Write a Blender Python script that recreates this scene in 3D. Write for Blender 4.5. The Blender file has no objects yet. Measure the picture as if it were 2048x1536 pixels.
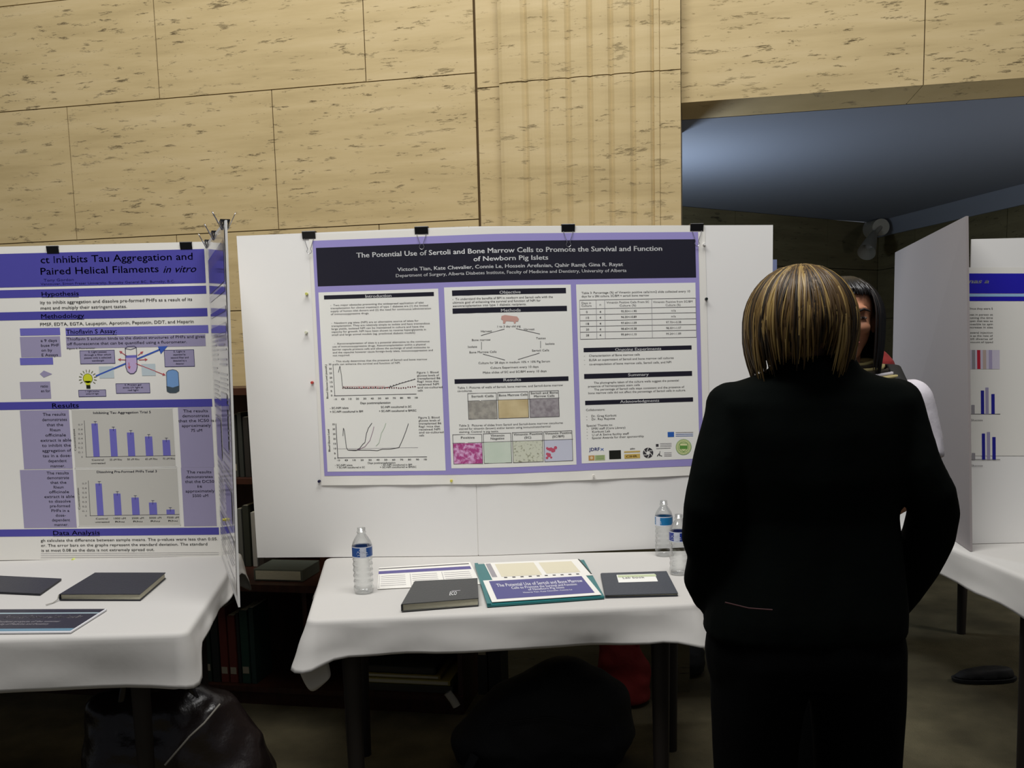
import bpy, bmesh, math, random
from mathutils import Vector, Matrix, noise
random.seed(7)
V = Vector
sc = bpy.context.scene

# ------------------------------------------------------------------ camera, world, lights, exposure
F = 1842.0                      # focal length in pixels of the 2048-wide frame
CX, CY = 1027.5, 907.0
CAM = V((0, 0, 1.5))
PITCH, ROLL = math.radians(6.5), math.radians(1.4)
f_ = V((0, math.cos(PITCH), -math.sin(PITCH)))
r0 = V((1, 0, 0)); u0 = r0.cross(f_)
r_ = r0*math.cos(ROLL) - u0*math.sin(ROLL)
u_ = r_.cross(f_)
cd = bpy.data.cameras.new('camera'); cam = bpy.data.objects.new('camera', cd)
sc.collection.objects.link(cam)
cam.matrix_world = Matrix.Translation(CAM) @ Matrix((r_, u_, -f_)).transposed().to_4x4()
cd.sensor_width = 36.0; cd.lens = F/2048*36
cd.shift_x = -(CX-1024)/2048; cd.shift_y = (CY-768)/2048
cd.clip_start = 0.05; cd.clip_end = 100
sc.camera = cam

w = bpy.data.worlds.new('world'); sc.world = w; w.use_nodes = True
w.node_tree.nodes['Background'].inputs[0].default_value = (0.80, 0.86, 1.0, 1)
w.node_tree.nodes['Background'].inputs[1].default_value = 0.10

def area(name, loc, aim, size, power, color, sy=None):
    l = bpy.data.lights.new(name, 'AREA'); l.energy = power; l.color = color
    l.shape = 'RECTANGLE'; l.size = size; l.size_y = sy or size
    o = bpy.data.objects.new(name, l); sc.collection.objects.link(o)
    o.location = loc
    o.rotation_euler = (V(aim)-V(loc)).to_track_quat('-Z', 'Y').to_euler()
    return o
area('hall_light', (-0.45, 1.6, 5.5), (-0.5, 3.2, 1.0), 4.2, 272, (1.0, 0.99, 0.97), 1.5)
area('hall_light', (0.6, -1.4, 3.9), (0.4, 3.6, 1.3), 2.2, 7, (1.0, 0.97, 0.95), 1.2)
def point(name, loc, power, color, r=.1):
    l = bpy.data.lights.new(name, 'POINT'); l.energy = power; l.color = color; l.shadow_soft_size = r
    o = bpy.data.objects.new(name, l); sc.collection.objects.link(o); o.location = loc; return o
point('alcove_fill', (0.70, 5.1, 1.75), 36, (0.76, 0.87, 1.0))  # added fill, out of sight behind the pilaster, lifts alcove ceiling and back wall
point('alcove_fill', (3.05, 3.9, 1.2), 17, (1.0, 0.95, 0.9))  # second added fill, from the right; no lamp fitting stands here

sc.view_settings.view_transform = 'Standard'; sc.view_settings.look = 'None'
sc.view_settings.gamma = 1; sc.view_settings.use_curve_mapping = False
sc.view_settings.exposure = 0.0

# ------------------------------------------------------------------ pixel <-> world
def ray(px, py): return f_ + r_*((px-CX)/F) + u_*((CY-py)/F)
def hit(px, py, p0, n):
    d = ray(px, py); n = V(n); p0 = V(p0)
    return CAM + d*((p0-CAM).dot(n)/d.dot(n))
def at_y(px, py, y): return hit(px, py, (0, y, 0), (0, 1, 0))
def at_z(px, py, z): return hit(px, py, (0, 0, z), (0, 0, 1))

# ------------------------------------------------------------------ materials
def lin(c): return tuple(((x/255)/12.92 if x/255 <= .04045 else ((x/255+.055)/1.055)**2.4) for x in c)
MATS = {}
def mat(name, col, rough=.6, metal=0, spec=.5, bump=0, bscale=50, var=0, vscale=8, sheen=0, stretch=(1, 1, 1), emit=0):
    if name in MATS: return MATS[name]
    m = bpy.data.materials.new(name); m.use_nodes = True; nt = m.node_tree
    b = nt.nodes['Principled BSDF']
    b.inputs['Base Color'].default_value = (*col, 1); b.inputs['Roughness'].default_value = rough
    b.inputs['Metallic'].default_value = metal; b.inputs['Specular IOR Level'].default_value = spec
    if sheen: b.inputs['Sheen Weight'].default_value = sheen
    tc = nt.nodes.new('ShaderNodeTexCoord'); mp = nt.nodes.new('ShaderNodeMapping')
    mp.inputs['Scale'].default_value = stretch
    nt.links.new(tc.outputs['Object'], mp.inputs[0])
    if var:
        n = nt.nodes.new('ShaderNodeTexNoise'); n.inputs['Scale'].default_value = vscale; n.inputs['Detail'].default_value = 5
        nt.links.new(mp.outputs[0], n.inputs['Vector'])
        r = nt.nodes.new('ShaderNodeValToRGB')
        r.color_ramp.elements[0].position = .3; r.color_ramp.elements[1].position = .7
        r.color_ramp.elements[0].color = (*[c*(1-var) for c in col], 1)
        r.color_ramp.elements[1].color = (*[min(1, c*(1+var)) for c in col], 1)
        nt.links.new(n.outputs['Fac'], r.inputs[0]); nt.links.new(r.outputs[0], b.inputs['Base Color'])
    if bump:
        n = nt.nodes.new('ShaderNodeTexNoise'); n.inputs['Scale'].default_value = bscale; n.inputs['Detail'].default_value = 4
        nt.links.new(mp.outputs[0], n.inputs['Vector'])
        bp = nt.nodes.new('ShaderNodeBump'); bp.inputs['Strength'].default_value = bump; bp.inputs['Distance'].default_value = .01
        nt.links.new(n.outputs['Fac'], bp.inputs['Height']); nt.links.new(bp.outputs[0], b.inputs['Normal'])
    MATS[name] = m; return m
def C(r, g, b): return lin((r, g, b))
INKS = {}
def ink(name, r, g, b, rough=.45): return mat('print_'+name, tuple(min(.88, c*1.05) for c in C(r, g, b)), rough, spec=.35)

def travertine(name, base, dark, light, pit):
    m = bpy.data.materials.new(name); m.use_nodes = True; nt = m.node_tree; N = nt.nodes; L = nt.links
    b = N['Principled BSDF']; b.inputs['Roughness'].default_value = .55; b.inputs['Specular IOR Level'].default_value = .3
    tc = N.new('ShaderNodeTexCoord')
    def nz(scale, st, detail=6, rough=.6):
        mp = N.new('ShaderNodeMapping'); mp.inputs['Scale'].default_value = st; L.new(tc.outputs['Object'], mp.inputs[0])
        n = N.new('ShaderNodeTexNoise'); n.inputs['Scale'].default_value = scale; n.inputs['Detail'].default_value = detail
        n.inputs['Roughness'].default_value = rough; L.new(mp.outputs[0], n.inputs['Vector']); return n
    n1 = nz(1.6, (1, 1, 9)); n2 = nz(9, (1, 1, 5), 8, .75); n3 = nz(1.1, (1, 1, 4), 2)
    r1 = N.new('ShaderNodeValToRGB'); e = r1.color_ramp.elements
    e[0].position = .25; e[0].color = (*dark, 1); e[1].position = .8; e[1].color = (*light, 1)
    k = e.new(.5); k.color = (*base, 1); L.new(n1.outputs['Fac'], r1.inputs[0])
    r2 = N.new('ShaderNodeValToRGB'); e = r2.color_ramp.elements
    e[0].position = .33; e[0].color = (1, 1, 1, 1); e[1].position = .415; e[1].color = (0, 0, 0, 1); L.new(n2.outputs['Fac'], r2.inputs[0])
    r3 = N.new('ShaderNodeValToRGB'); e = r3.color_ramp.elements
    e[0].position = .4; e[0].color = (.3, .3, .3, 1); e[1].position = .62; e[1].color = (1, 1, 1, 1); L.new(n3.outputs['Fac'], r3.inputs[0])
    mu = N.new('ShaderNodeMath'); mu.operation = 'MULTIPLY'; L.new(r2.outputs[0], mu.inputs[0]); L.new(r3.outputs[0], mu.inputs[1])
    mx = N.new('ShaderNodeMix'); mx.data_type = 'RGBA'; L.new(mu.outputs[0], mx.inputs[0])
    L.new(r1.outputs[0], mx.inputs[6]); mx.inputs[7].default_value = (*pit, 1); L.new(mx.outputs[2], b.inputs['Base Color'])
    bp = N.new('ShaderNodeBump'); bp.invert = True; bp.inputs['Strength'].default_value = .6; bp.inputs['Distance'].default_value = .01
    L.new(mu.outputs[0], bp.inputs['Height']); L.new(bp.outputs[0], b.inputs['Normal'])
    return m

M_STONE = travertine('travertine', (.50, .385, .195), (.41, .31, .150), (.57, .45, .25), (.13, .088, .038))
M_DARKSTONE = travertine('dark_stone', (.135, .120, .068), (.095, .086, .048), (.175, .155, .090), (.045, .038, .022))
M_GROUT2 = mat('dark_grout', C(26, 24, 18), .9)
M_GROUT = mat('grout', C(100, 80, 50), .9)
M_CARPET = mat('carpet', C(84, 78, 60), .95, bump=.6, bscale=180, var=.30, vscale=5, spec=.1)
M_CEIL = mat('ceiling_paint', C(126, 134, 150), .8, spec=.2)
M_BOARD = mat('foam_board', C(238, 236, 232), .6, spec=.3)
M_PAPER = mat('paper', C(236, 233, 225), .45, spec=.35)
M_PAPERL = mat('paper_laminated', C(226, 222, 216), .10, spec=.8)
M_CLOTH = mat('white_cloth', C(196, 193, 188), .9, bump=.12, bscale=14, spec=.1, stretch=(1, 1, .6))
M_BLACKM = mat('black_clip', C(18, 18, 20), .35)
M_WIRE = mat('steel_wire', (.62, .62, .64), .25, metal=1)
M_WOOD = mat('dark_wood', C(58, 30, 18), .45, var=.25, vscale=6, stretch=(8, 1, 1))
M_TWOOD = mat('table_wood', C(26, 19, 15), .6)
M_JACKET = mat('black_wool', (.0022, .0032, .0027), .9, bump=.3, bscale=9, spec=.05)
M_TROUS = mat('black_trousers', (.0018, .0020, .0021), .9, bump=.15, bscale=8, spec=.05)
M_SKIN = mat('skin', C(176, 122, 92), .5, var=.08)
M_SKINP = mat('skin_pale', C(196, 150, 125), .5, var=.06)
M_WHITEF = mat('white_shirt', C(222, 216, 222), .8, bump=.2, bscale=20)
M_COVER = mat('black_cover', C(36, 37, 46), .5, bump=.15, bscale=150)
M_COVERG = mat('charcoal_cover', C(62, 63, 62), .5, bump=.15, bscale=150)
M_COVERB = mat('slate_cover', C(58, 62, 70), .5, bump=.15, bscale=150)
M_PAGES = mat('pages', C(205, 200, 175), .8, bump=.5, bscale=40, stretch=(1, 1, 30))
M_LAMPW = mat('lamp_white', C(150, 148, 140), .5)

def clear_plastic(name):
    m = bpy.data.materials.new(name); m.use_nodes = True; nt = m.node_tree; N = nt.nodes
    for n in list(N): N.remove(n)
    o = N.new('ShaderNodeOutputMaterial'); mx = N.new('ShaderNodeMixShader'); tr = N.new('ShaderNodeBsdfTransparent')
    tr.inputs[0].default_value = (.93, .94, .94, 1)
    gl = N.new('ShaderNodeBsdfGlossy'); gl.inputs['Roughness'].default_value = .06
    lw = N.new('ShaderNodeLayerWeight'); lw.inputs[0].default_value = .32
    tc = N.new('ShaderNodeTexCoord'); nz = N.new('ShaderNodeTexNoise'); nz.inputs['Scale'].default_value = 45
    nt.links.new(tc.outputs['Object'], nz.inputs['Vector'])
    bp = N.new('ShaderNodeBump'); bp.inputs['Strength'].default_value = .5; bp.inputs['Distance'].default_value = .004
    nt.links.new(nz.outputs['Fac'], bp.inputs['Height']); nt.links.new(bp.outputs[0], gl.inputs['Normal'])
    nt.links.new(lw.outputs['Facing'], mx.inputs[0]); nt.links.new(tr.outputs[0], mx.inputs[1]); nt.links.new(gl.outputs[0], mx.inputs[2])
    nt.links.new(mx.outputs[0], o.inputs[0]); return m
M_CLEAR = clear_plastic('clear_plastic')

# ------------------------------------------------------------------ mesh helpers
class MB:
    def __init__(s): s.v = []; s.f = []; s.m = []; s.mats = []; s.sm = []
    def mi(s, m):
        if m not in s.mats: s.mats.append(m)
        return s.mats.index(m)
    def poly(s, pts, m, smooth=False):
        i = len(s.v); s.v += [V(p) for p in pts]; s.f.append(tuple(range(i, i+len(pts)))); s.m.append(s.mi(m)); s.sm.append(smooth)
    def add(s, vs, fs, m, smooth=False):
        i = len(s.v); s.v += [V(p) for p in vs]; k = s.mi(m)
        for f in fs: s.f.append(tuple(i+a for a in f)); s.m.append(k); s.sm.append(smooth)
    def hexa(s, b, t, m):          # b,t: 4 bottom, 4 top points
        s.add(list(b)+list(t), [(3, 2, 1, 0), (4, 5, 6, 7), (0, 1, 5, 4), (1, 2, 6, 5), (2, 3, 7, 6), (3, 0, 4, 7)], m)
    def box(s, a, b, m, X=None):
        x0, y0, z0 = a; x1, y1, z1 = b
        P = [V(p) for p in ((x0, y0, z0), (x1, y0, z0), (x1, y1, z0), (x0, y1, z0), (x0, y0, z1), (x1, y0, z1), (x1, y1, z1), (x0, y1, z1))]
        if X: P = [X(p) for p in P]
        s.hexa(P[:4], P[4:], m)
    def grid(s, rows, m, smooth=True, closed=False):
        n = len(rows[0]); vs = [p for r in rows for p in r]; fs = []
        for i in range(len(rows)-1):
            for j in range(n if closed else n-1):
                j2 = (j+1) % n
                fs.append((i*n+j, i*n+j2, (i+1)*n+j2, (i+1)*n+j))
        s.add(vs, fs, m, smooth)
    def tube(s, pts, rad, m, n=12, smooth=True, caps=True, up=None):
        pts = [V(p) for p in pts]; rows = []
        prev = None
        for i, p in enumerate(pts):
            t = (pts[min(i+1, len(pts)-1)]-pts[max(i-1, 0)]).normalized()
            if prev is None:
                a = V(up) if up else (V((1, 0, 0)) if abs(t.x) < .9 else V((0, 1, 0)))
            else: a = prev
            x = (a - t*a.dot(t)).normalized(); prev = x; y = t.cross(x)
            r = rad[i] if isinstance(rad, (list, tuple)) else rad
            rx, ry = r if isinstance(r, (list, tuple)) else (r, r)
            rows.append([p + x*rx*math.cos(2*math.pi*k/n) + y*ry*math.sin(2*math.pi*k/n) for k in range(n)])
        s.grid(rows, m, smooth, True)
        if caps:
            s.poly(list(reversed(rows[0])), m, smooth); s.poly(rows[-1], m, smooth)
    def loft(s, secs, m, n=24, smooth=True, e=2.3):   # sections: (cx,cy,cz,rx,ry)
        rows = []
        for cx, cy, cz, rx, ry in secs:
            row = []
            for k in range(n):
                a = 2*math.pi*k/n; c, q = math.cos(a), math.sin(a)
                row.append(V((cx+rx*math.copysign(abs(c)**(2/e), c), cy+ry*math.copysign(abs(q)**(2/e), q), cz)))
            rows.append(row)
        s.grid(rows, m, smooth, True); s.poly(list(reversed(rows[0])), m, smooth); s.poly(rows[-1], m, smooth)
    def lathe(s, prof, c, m, n=28, smooth=True):
        rows = [[V((c[0]+r*math.cos(2*math.pi*k/n), c[1]+r*math.sin(2*math.pi*k/n), c[2]+z)) for k in range(n)] for r, z in prof]
        s.grid(rows, m, smooth, True)
    def sphere(s, c, r, m, n=12, sc_=(1, 1, 1)):
        rows = []
        for i in range(n+1):
            t = math.pi*i/n
            rr = max(1e-5, math.sin(t))
            rows.append([V((c[0]+r*sc_[0]*rr*math.cos(2*math.pi*k/(2*n)), c[1]+r*sc_[1]*rr*math.sin(2*math.pi*k/(2*n)), c[2]-r*sc_[2]*math.cos(t))) for k in range(2*n)])
        s.grid(rows, m, True, True)
    def mesh(s, name):
        me = bpy.data.meshes.new(name); me.from_pydata([tuple(v) for v in s.v], [], s.f)
        for m in s.mats: me.materials.append(m)
        me.polygons.foreach_set('material_index', s.m); me.polygons.foreach_set('use_smooth', s.sm)
        me.update(); return me
    def build(s, name, parent=None, weld=False, bevel=0, label=None):
        me = s.mesh(name)
        if weld or bevel:
            bm = bmesh.new(); bm.from_mesh(me); bmesh.ops.remove_doubles(bm, verts=bm.verts, dist=1e-5)
            bmesh.ops.recalc_face_normals(bm, faces=bm.faces)
            if bevel:
                ed = [e for e in bm.edges if len(e.link_faces) == 2 and e.calc_face_angle(0) > .6]
                bmesh.ops.bevel(bm, geom=ed, offset=bevel, segments=2, affect='EDGES', profile=.6)
            bm.to_mesh(me); bm.free()
        return link(name, me, parent, label)
def link(name, me, parent=None, label=None):
    o = bpy.data.objects.new(name, me); sc.collection.objects.link(o)
    if parent: o.parent = parent; o.matrix_parent_inverse = Matrix.Translation(-parent.location)
    if label: o['label'] = label
    return o
def thing(name, label, cat, loc, group=None):
    o = bpy.data.objects.new(name, None); sc.collection.objects.link(o); o.location = loc; o.empty_display_size = .05
    return tag(o, label, cat, group)
def tag(o, label, cat, group=None, kind=None):
    o['label'] = label; o['category'] = cat
    if group: o['group'] = group
    if kind: o['kind'] = kind
    return o
def struct(o): o['kind'] = 'structure'; return o
def remesh(mb, voxel, smooth=4, fac=.5, disp=None):
    me = mb.mesh('tmp'); mat0 = mb.mats[0]
    o = bpy.data.objects.new('tmp', me); sc.collection.objects.link(o)
    r = o.modifiers.new('r', 'REMESH'); r.mode = 'VOXEL'; r.voxel_size = voxel; r.use_smooth_shade = True
    if smooth:
        q = o.modifiers.new('s', 'SMOOTH'); q.factor = fac; q.iterations = smooth
    dg = bpy.context.evaluated_depsgraph_get(); dg.update()
    out = bpy.data.meshes.new_from_object(o.evaluated_get(dg))
    bpy.data.objects.remove(o)
    out.materials.clear(); out.materials.append(mat0)
    for p in out.polygons: p.use_smooth = True; p.material_index = 0
    if disp:
        nn = [v.normal.copy() for v in out.vertices]
        for v, n in zip(out.vertices, nn): v.co = v.co + n*disp(v.co)
    return out

# text -> list of polygons in a unit box (x 0..1 , y 0..1 of cap height)
_tc = {}
def text_polys(t, bold=0, italic=0):
    k = (t, bold, italic)
    if k in _tc: return _tc[k]
    cu = bpy.data.curves.new('t', 'FONT'); cu.body = t; cu.resolution_u = 2; cu.shear = italic
    o = bpy.data.objects.new('t', cu); sc.collection.objects.link(o)
    dg = bpy.context.evaluated_depsgraph_get(); dg.update()
    me = bpy.data.meshes.new_from_object(o.evaluated_get(dg))
    vs = [v.co.copy() for v in me.vertices]; fs = [tuple(p.vertices) for p in me.polygons]
    bpy.data.objects.remove(o); bpy.data.curves.remove(cu); bpy.data.meshes.remove(me)
    if not vs: r = ([], [], 1)
    else:
        x0 = min(v.x for v in vs); x1 = max(v.x for v in vs)
        v1 = [((v.x-x0)/(x1-x0), v.y/.70) for v in vs]
        if bold:
            d = bold*1.6/(x1-x0); n_ = len(v1); base = list(v1); f0 = list(fs)
            for e, g in (((d, 0), 1), ((d*.5, bold*.8), 2)):
                v1 += [(a+e[0], b+e[1]) for a, b in base]; fs = fs+[tuple(i+n_*g for i in f) for f in f0]
        r = (v1, fs, (x1-x0)/.70)
    _tc[k] = r; return r

def homography(src, dst):
    import numpy as np
    A = []; b = []
    for (x, y), (X, Y) in zip(src, dst):
        A.append([x, y, 1, 0, 0, 0, -X*x, -X*y]); b.append(X)
        A.append([0, 0, 0, x, y, 1, -Y*x, -Y*y]); b.append(Y)
    h = np.linalg.solve(np.array(A), np.array(b)); return np.append(h, 1).reshape(3, 3)

class Sheet:
    """a flat printed sheet: the quad's four photographed corners give its plane layout; P(x,y,layer) is a point on the real surface"""
    def __init__(s, quad, surf, out, W=None, H=None, bend=None):
        import numpy as np
        s.bend = bend or (lambda x: 0)
        s.np = np
        s.W = W or (quad[1][0]-quad[0][0]); s.Hh = H or (quad[3][1]-quad[0][1])
        src = [(0, 0), (s.W, 0), (s.W, s.Hh), (0, s.Hh)]
        s.M = homography(src, quad); s.I = np.linalg.inv(s.M); s.surf = surf; s.out = V(out)
        s.eps = .0005
    def inv(s, px, py):
        py = 700+(py-700)/(1+s.bend(px)); q = s.I @ s.np.array([px, py, 1]); return q[0]/q[2], q[1]/q[2]
    def P(s, x, y, layer=1):
        q = s.M @ s.np.array([x, y, 1]); px, py = q[0]/q[2], q[1]/q[2]; py = 700+(py-700)*(1+s.bend(px)); return s.surf(px, py) + s.out*(s.eps*layer)
    def rect_uv(s, mb, x0, y0, x1, y1, m, layer=1, step=40):
        nx = max(1, int(abs(x1-x0)/step)); ny = max(1, int(abs(y1-y0)/step))
        rows = [[s.P(x0+(x1-x0)*i/nx, y1+(y0-y1)*j/ny, layer) for i in range(nx+1)] for j in range(ny+1)]
        mb.grid(rows, m, False)
    def rect(s, mb, ax, ay, bx, by, m, layer=1, step=40):   # photographed top-left and bottom-right corners
        x0, y0 = s.inv(ax, ay); x1, y1 = s.inv(bx, by); s.rect_uv(mb, x0, y0, x1, y1, m, layer, step)
    def line(s, mb, pts, wd, m, layer=2):
        q = [V((*s.inv(*p), 0)) for p in pts]
        for a, b in zip(q, q[1:]):
            d = (b-a)
            if d.length < 1e-6: continue
            n = V((-d.y, d.x, 0)).normalized()*wd/2
            mb.poly([s.P(p.x, p.y, layer) for p in (a-n, b-n, b+n, a+n)], m)
    def frame(s, mb, ax, ay, bx, by, wd, m, layer=2):
        x0, y0 = s.inv(ax, ay); x1, y1 = s.inv(bx, by)
        for a in ((x0, y0, x1, y0+wd), (x0, y1-wd, x1, y1), (x0, y0, x0+wd, y1), (x1-wd, y0, x1, y1)): s.rect_uv(mb, *a, m, layer, 400)
    def polyg(s, mb, pts, m, layer=2): mb.poly([s.P(*s.inv(*p), layer) for p in pts], m)
    def disc(s, mb, cx, cy, r, m, layer=2, n=20, r2=0):
        x, y = s.inv(cx, cy)
        if r2:
            for k in range(n):
                a, b = 2*math.pi*k/n, 2*math.pi*(k+1)/n
                mb.poly([s.P(x+q*math.cos(t), y+q*math.sin(t), layer) for q, t in ((r2, a), (r, a), (r, b), (r2, b))], m)
        else: mb.poly([s.P(x+r*math.cos(2*math.pi*k/n), y+r*math.sin(2*math.pi*k/n), layer) for k in range(n)], m)
    def text(s, mb, t, ax, ay, bx, h, m, layer=3, bold=0, italic=0, fit=True, rot=0, by=None):
        """t starts at photographed (ax, ay = baseline), ends at bx; h = cap height"""
        vs, fs, asp = text_polys(t, bold, italic)
        if not vs: return
        x, y = s.inv(ax, ay)
        if rot:   # bottom-to-top lettering; bx = its length
            mb.add([s.P(x-h*b, y-bx*a, layer) for a, b in vs], fs, m); return
        wdt = (s.inv(bx, ay)[0]-x) if fit else h*asp
        mb.add([s.P(x+a*wdt, y-h*b, layer) for a, b in vs], fs, m)
    def para(s, mb, lines, ax, ay, bx, dy, h, m, layer=3, bold=0, ind=None):
        """lines: (text, fraction of full width, indent fraction)"""
        x0, y0 = s.inv(ax, ay); x1 = s.inv(bx, ay)[0]
        for i, (t, a, b) in enumerate(lines):
            vs, fs, asp = text_polys(t, bold, 0)
            if vs:
                xa = x0+(x1-x0)*a; xb = x0+(x1-x0)*b
                mb.add([s.P(xa+p*(xb-xa), y0+dy*i-h*q, layer) for p, q in vs], fs, m)

# ------------------------------------------------------------------ the setting
mb = MB(); mb.box((-5, -3, -.05), (6.5, 9.5, 0), M_CARPET); struct(mb.build('floor'))

ang = math.radians(11)
T = V((math.cos(ang), -math.sin(ang), 0)); NW = V((-math.sin(ang), -math.cos(ang), 0))
W0 = at_y(520, 461, 4.35); W0.z = 0
def wallP(s, z, off=0): return W0 + T*s + NW*off + V((0, 0, z))
def onwall(px, py, off=0):
    p = hit(px, py, W0+NW*off, NW); return (p-W0).dot(T), p.z
zA = onwall(520, 461)[1]; zB = onwall(487, 621)[1]
sA, sC = onwall(556, 430)[0], onwall(353, 475)[0]; sD = onwall(150, 430)[0]; sP = onwall(957, 400)[0]
mb = MB()
def XW(p): return wallP(p.x, p.z, p.y)
mb.box((-3.2, -.3, 0), (sP+.1, -.012, 3.75), M_GROUT, XW)
def block(s0, s1, z0, z1, o=0):
    g = .0022
    mb.box((s0+g, -.02, z0+g), (s1-g, o, z1-g), M_STONE, XW)
rowsz = [(0, .45), (.45, .86), (.86, zB), (zB, zA), (zA, zA+.62), (zA+.62, zA+1.10), (zA+1.10, 3.75)]
for i, (a, b) in enumerate(rowsz):
    if i == 4: js = [-3.2, sD-.97, sD, sA, sP]
    elif i == 3: js = [-3.2, sC-.97, sC, sC+1.0, sP]
    else:
        o = .5*(i % 2); js = [-3.2, sD-.97+o*.97, sD+o*.97, sA+o*.9, sP]
    for u, v in zip(js, js[1:]): block(u, v, a, b)
struct(mb.build('wall_back'))
# fluted pilaster at the end of the stone wall
mb = MB()
sQ = [onwall(x, 400, .06)[0] for x in (957, 1004, 1056, 1098, 1141, 1184, 1225, 1268, 1308, 1320, 1362)]
prof = [(sQ[0], -.02), (sQ[0], .02), (sQ[1]-.004, .02), (sQ[1], .06)]
for a, b in zip(sQ[1:-3], sQ[2:-2]):
    for k in range(1, 7):
        t = k/7; prof.append((a+(b-a)*t, .06+.010*math.sin(math.pi*t)**.5))
    prof.append((b, .057)); 
prof += [(sQ[-3]+.004, .066), (sQ[-2], .066), (sQ[-2]+.003, .060), (sQ[-1], .060), (sQ[-1], -.55), (sQ[0], -.55)]
for a, b in ((0, 1.28), (1.28, 2.62), (2.62, 3.75)):
    n = len(prof); rows = [[wallP(s, a+.002, o) for s, o in prof], [wallP(s, b-.002, o) for s, o in prof]]
    mb.grid(rows, M_STONE, False, True); mb.poly(list(reversed(rows[0])), M_STONE); mb.poly(rows[1], M_STONE)
struct(mb.build('trim_1'))
mb = MB(); mb.box((sQ[0]-.005, .08, 0), (sQ[-1]+.03, .13, .95), M_DARKSTONE, XW); mb.box((sQ[-1]+.001, -.55, 0), (sQ[-1]+.03, .079, .95), M_DARKSTONE, XW); struct(mb.build('trim_3'))  # dark facing added over the pilaster foot to keep it black under the table
# alcove beyond the pilaster: lower ceiling, dark stone walls
ZC = 2.5
A = hit(1365, 412, (0, 0, ZC), (0, 0, 1)); B = hit(1757, 447, (0, 0, ZC), (0, 0, 1)); Cc = hit(1975, 392, (0, 0, ZC), (0, 0, 1))
dAB = (B-A).normalized(); dBC = (Cc-B).normalized()
L0 = A - dAB*2.2; S1 = Cc + dBC*4.0
def vwall(mb, p, q, z0, z1, th, m):
    p = V((p.x, p.y, 0)); q = V((q.x, q.y, 0)); n = (q-p).cross(V((0, 0, 1))).normalized()*-th
    mb.hexa([p+V((0, 0, z0)), q+V((0, 0, z0)), q+n+V((0, 0, z0)), p+n+V((0, 0, z0))], [p+V((0, 0, z1)), q+V((0, 0, z1)), q+n+V((0, 0, z1)), p+n+V((0, 0, z1))], m)
mb = MB()
hz = [0, .42, .84, 1.26, 1.68, 2.10, ZC]
def stones(mb, p, q, offs):
    L = (q-p).length; d = (q-p).normalized()
    for i, (a, b) in enumerate(zip(hz, hz[1:])):
        x = -(.55 if i % 2 else 0)
        while x < L:
            x0 = max(0, x); x1 = min(L, x+1.1)
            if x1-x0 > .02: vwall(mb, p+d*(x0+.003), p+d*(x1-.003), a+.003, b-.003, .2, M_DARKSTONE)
            x += 1.1
stones(mb, L0, B, 0); nb = V((dAB.y, -dAB.x, 0))*-.02; vwall(mb, L0+nb, B+nb+dAB*.3, 0, ZC, .15, M_GROUT2); struct(mb.build('wall_alcove_back'))
mb = MB(); stones(mb, B, S1, 0); nb = V((dBC.y, -dBC.x, 0))*-.02; vwall(mb, B+nb-dBC*.3, S1+nb, 0, ZC, .15, M_GROUT2); struct(mb.build('wall_right'))
# ceiling and header
hA = wallP(sQ[-1]-.03, 0, .0)
R1 = wallP(sQ[-1]+4.2, 0, 0)
mb = MB()
def flat(pts, z0, z1, m):
    b = [V((p.x, p.y, z0)) for p in pts]; t = [V((p.x, p.y, z1)) for p in pts]
    n = len(pts); mb.poly(list(reversed(b)), m); mb.poly(t, m)
    for i in range(n): mb.poly([b[i], b[(i+1) % n], t[(i+1) % n], t[i]], m)
flat([wallP(sQ[0], 0, -.3), wallP(sQ[-1]+4.2, 0, -.3), B+V((1.9, -3.6, 0)), B+V((.25, .1, 0)), A-dAB*2.4+V((0, .4, 0))], ZC, ZC+.1, M_CEIL)
struct(mb.build('ceiling'))
mb = MB()
X3 = sQ[-1]
for a, b, o in ((ZC, 3.12, 0), (3.12, 3.75, .4)):
    s = X3+.002
    while s < X3+4.2:
        mb.box((s, -.3, a+.002), (min(s+.95, X3+4.2)-.004, 0, b-.002), M_STONE, XW); s += .95
struct(mb.build('wall_header'))
# cornice along the right wall
mb = MB(); n = dBC.cross(V((0, 0, 1))).normalized()
if n.x > 0: n = -n
p, q = B+n*0.001, S1+n*.001
def prf(P): return [P+n*a+V((0, 0, b-ZC)) for a, b in ((0, ZC-.12), (.02, ZC-.12), (.07, ZC-.04), (.09, ZC), (0, ZC))]
mb.grid([prf(p), prf(q)], M_CEIL, False, True); struct(mb.build('trim_2'))
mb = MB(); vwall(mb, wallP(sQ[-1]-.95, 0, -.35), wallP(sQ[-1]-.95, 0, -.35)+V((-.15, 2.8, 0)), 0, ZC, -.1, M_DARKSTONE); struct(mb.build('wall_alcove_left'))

# spotlight in the corner
lc = at_y(1760, 455, B.y-.35)
lamp = thing('wall_spotlight', 'small white spotlight on a round mount in the dark upper corner', 'lamp', lc)
mb = MB(); mb.tube([lc+V((.02, .3, .02)), lc+V((0, -.02, 0))], [.075, .07], M_LAMPW, 20); mb.build('mount', lamp)
a = at_y(1745, 474, B.y-.45); b = at_y(1733, 505, B.y-.6)
mb = MB(); mb.tube([lc+V((0, -.01, 0)), a], .018, M_LAMPW, 10); mb.build('arm', lamp)
mb = MB(); mb.tube([a+(a-b)*.3, a, a+(b-a)*.35, b], [.02, .035, .05, .072], M_LAMPW, 20, caps=False); mb.tube([a+(b-a)*.5, a+(b-a)*.55], [.03, .03], M_WIRE, 12); mb.build('lamp_shade', lamp)

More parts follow.
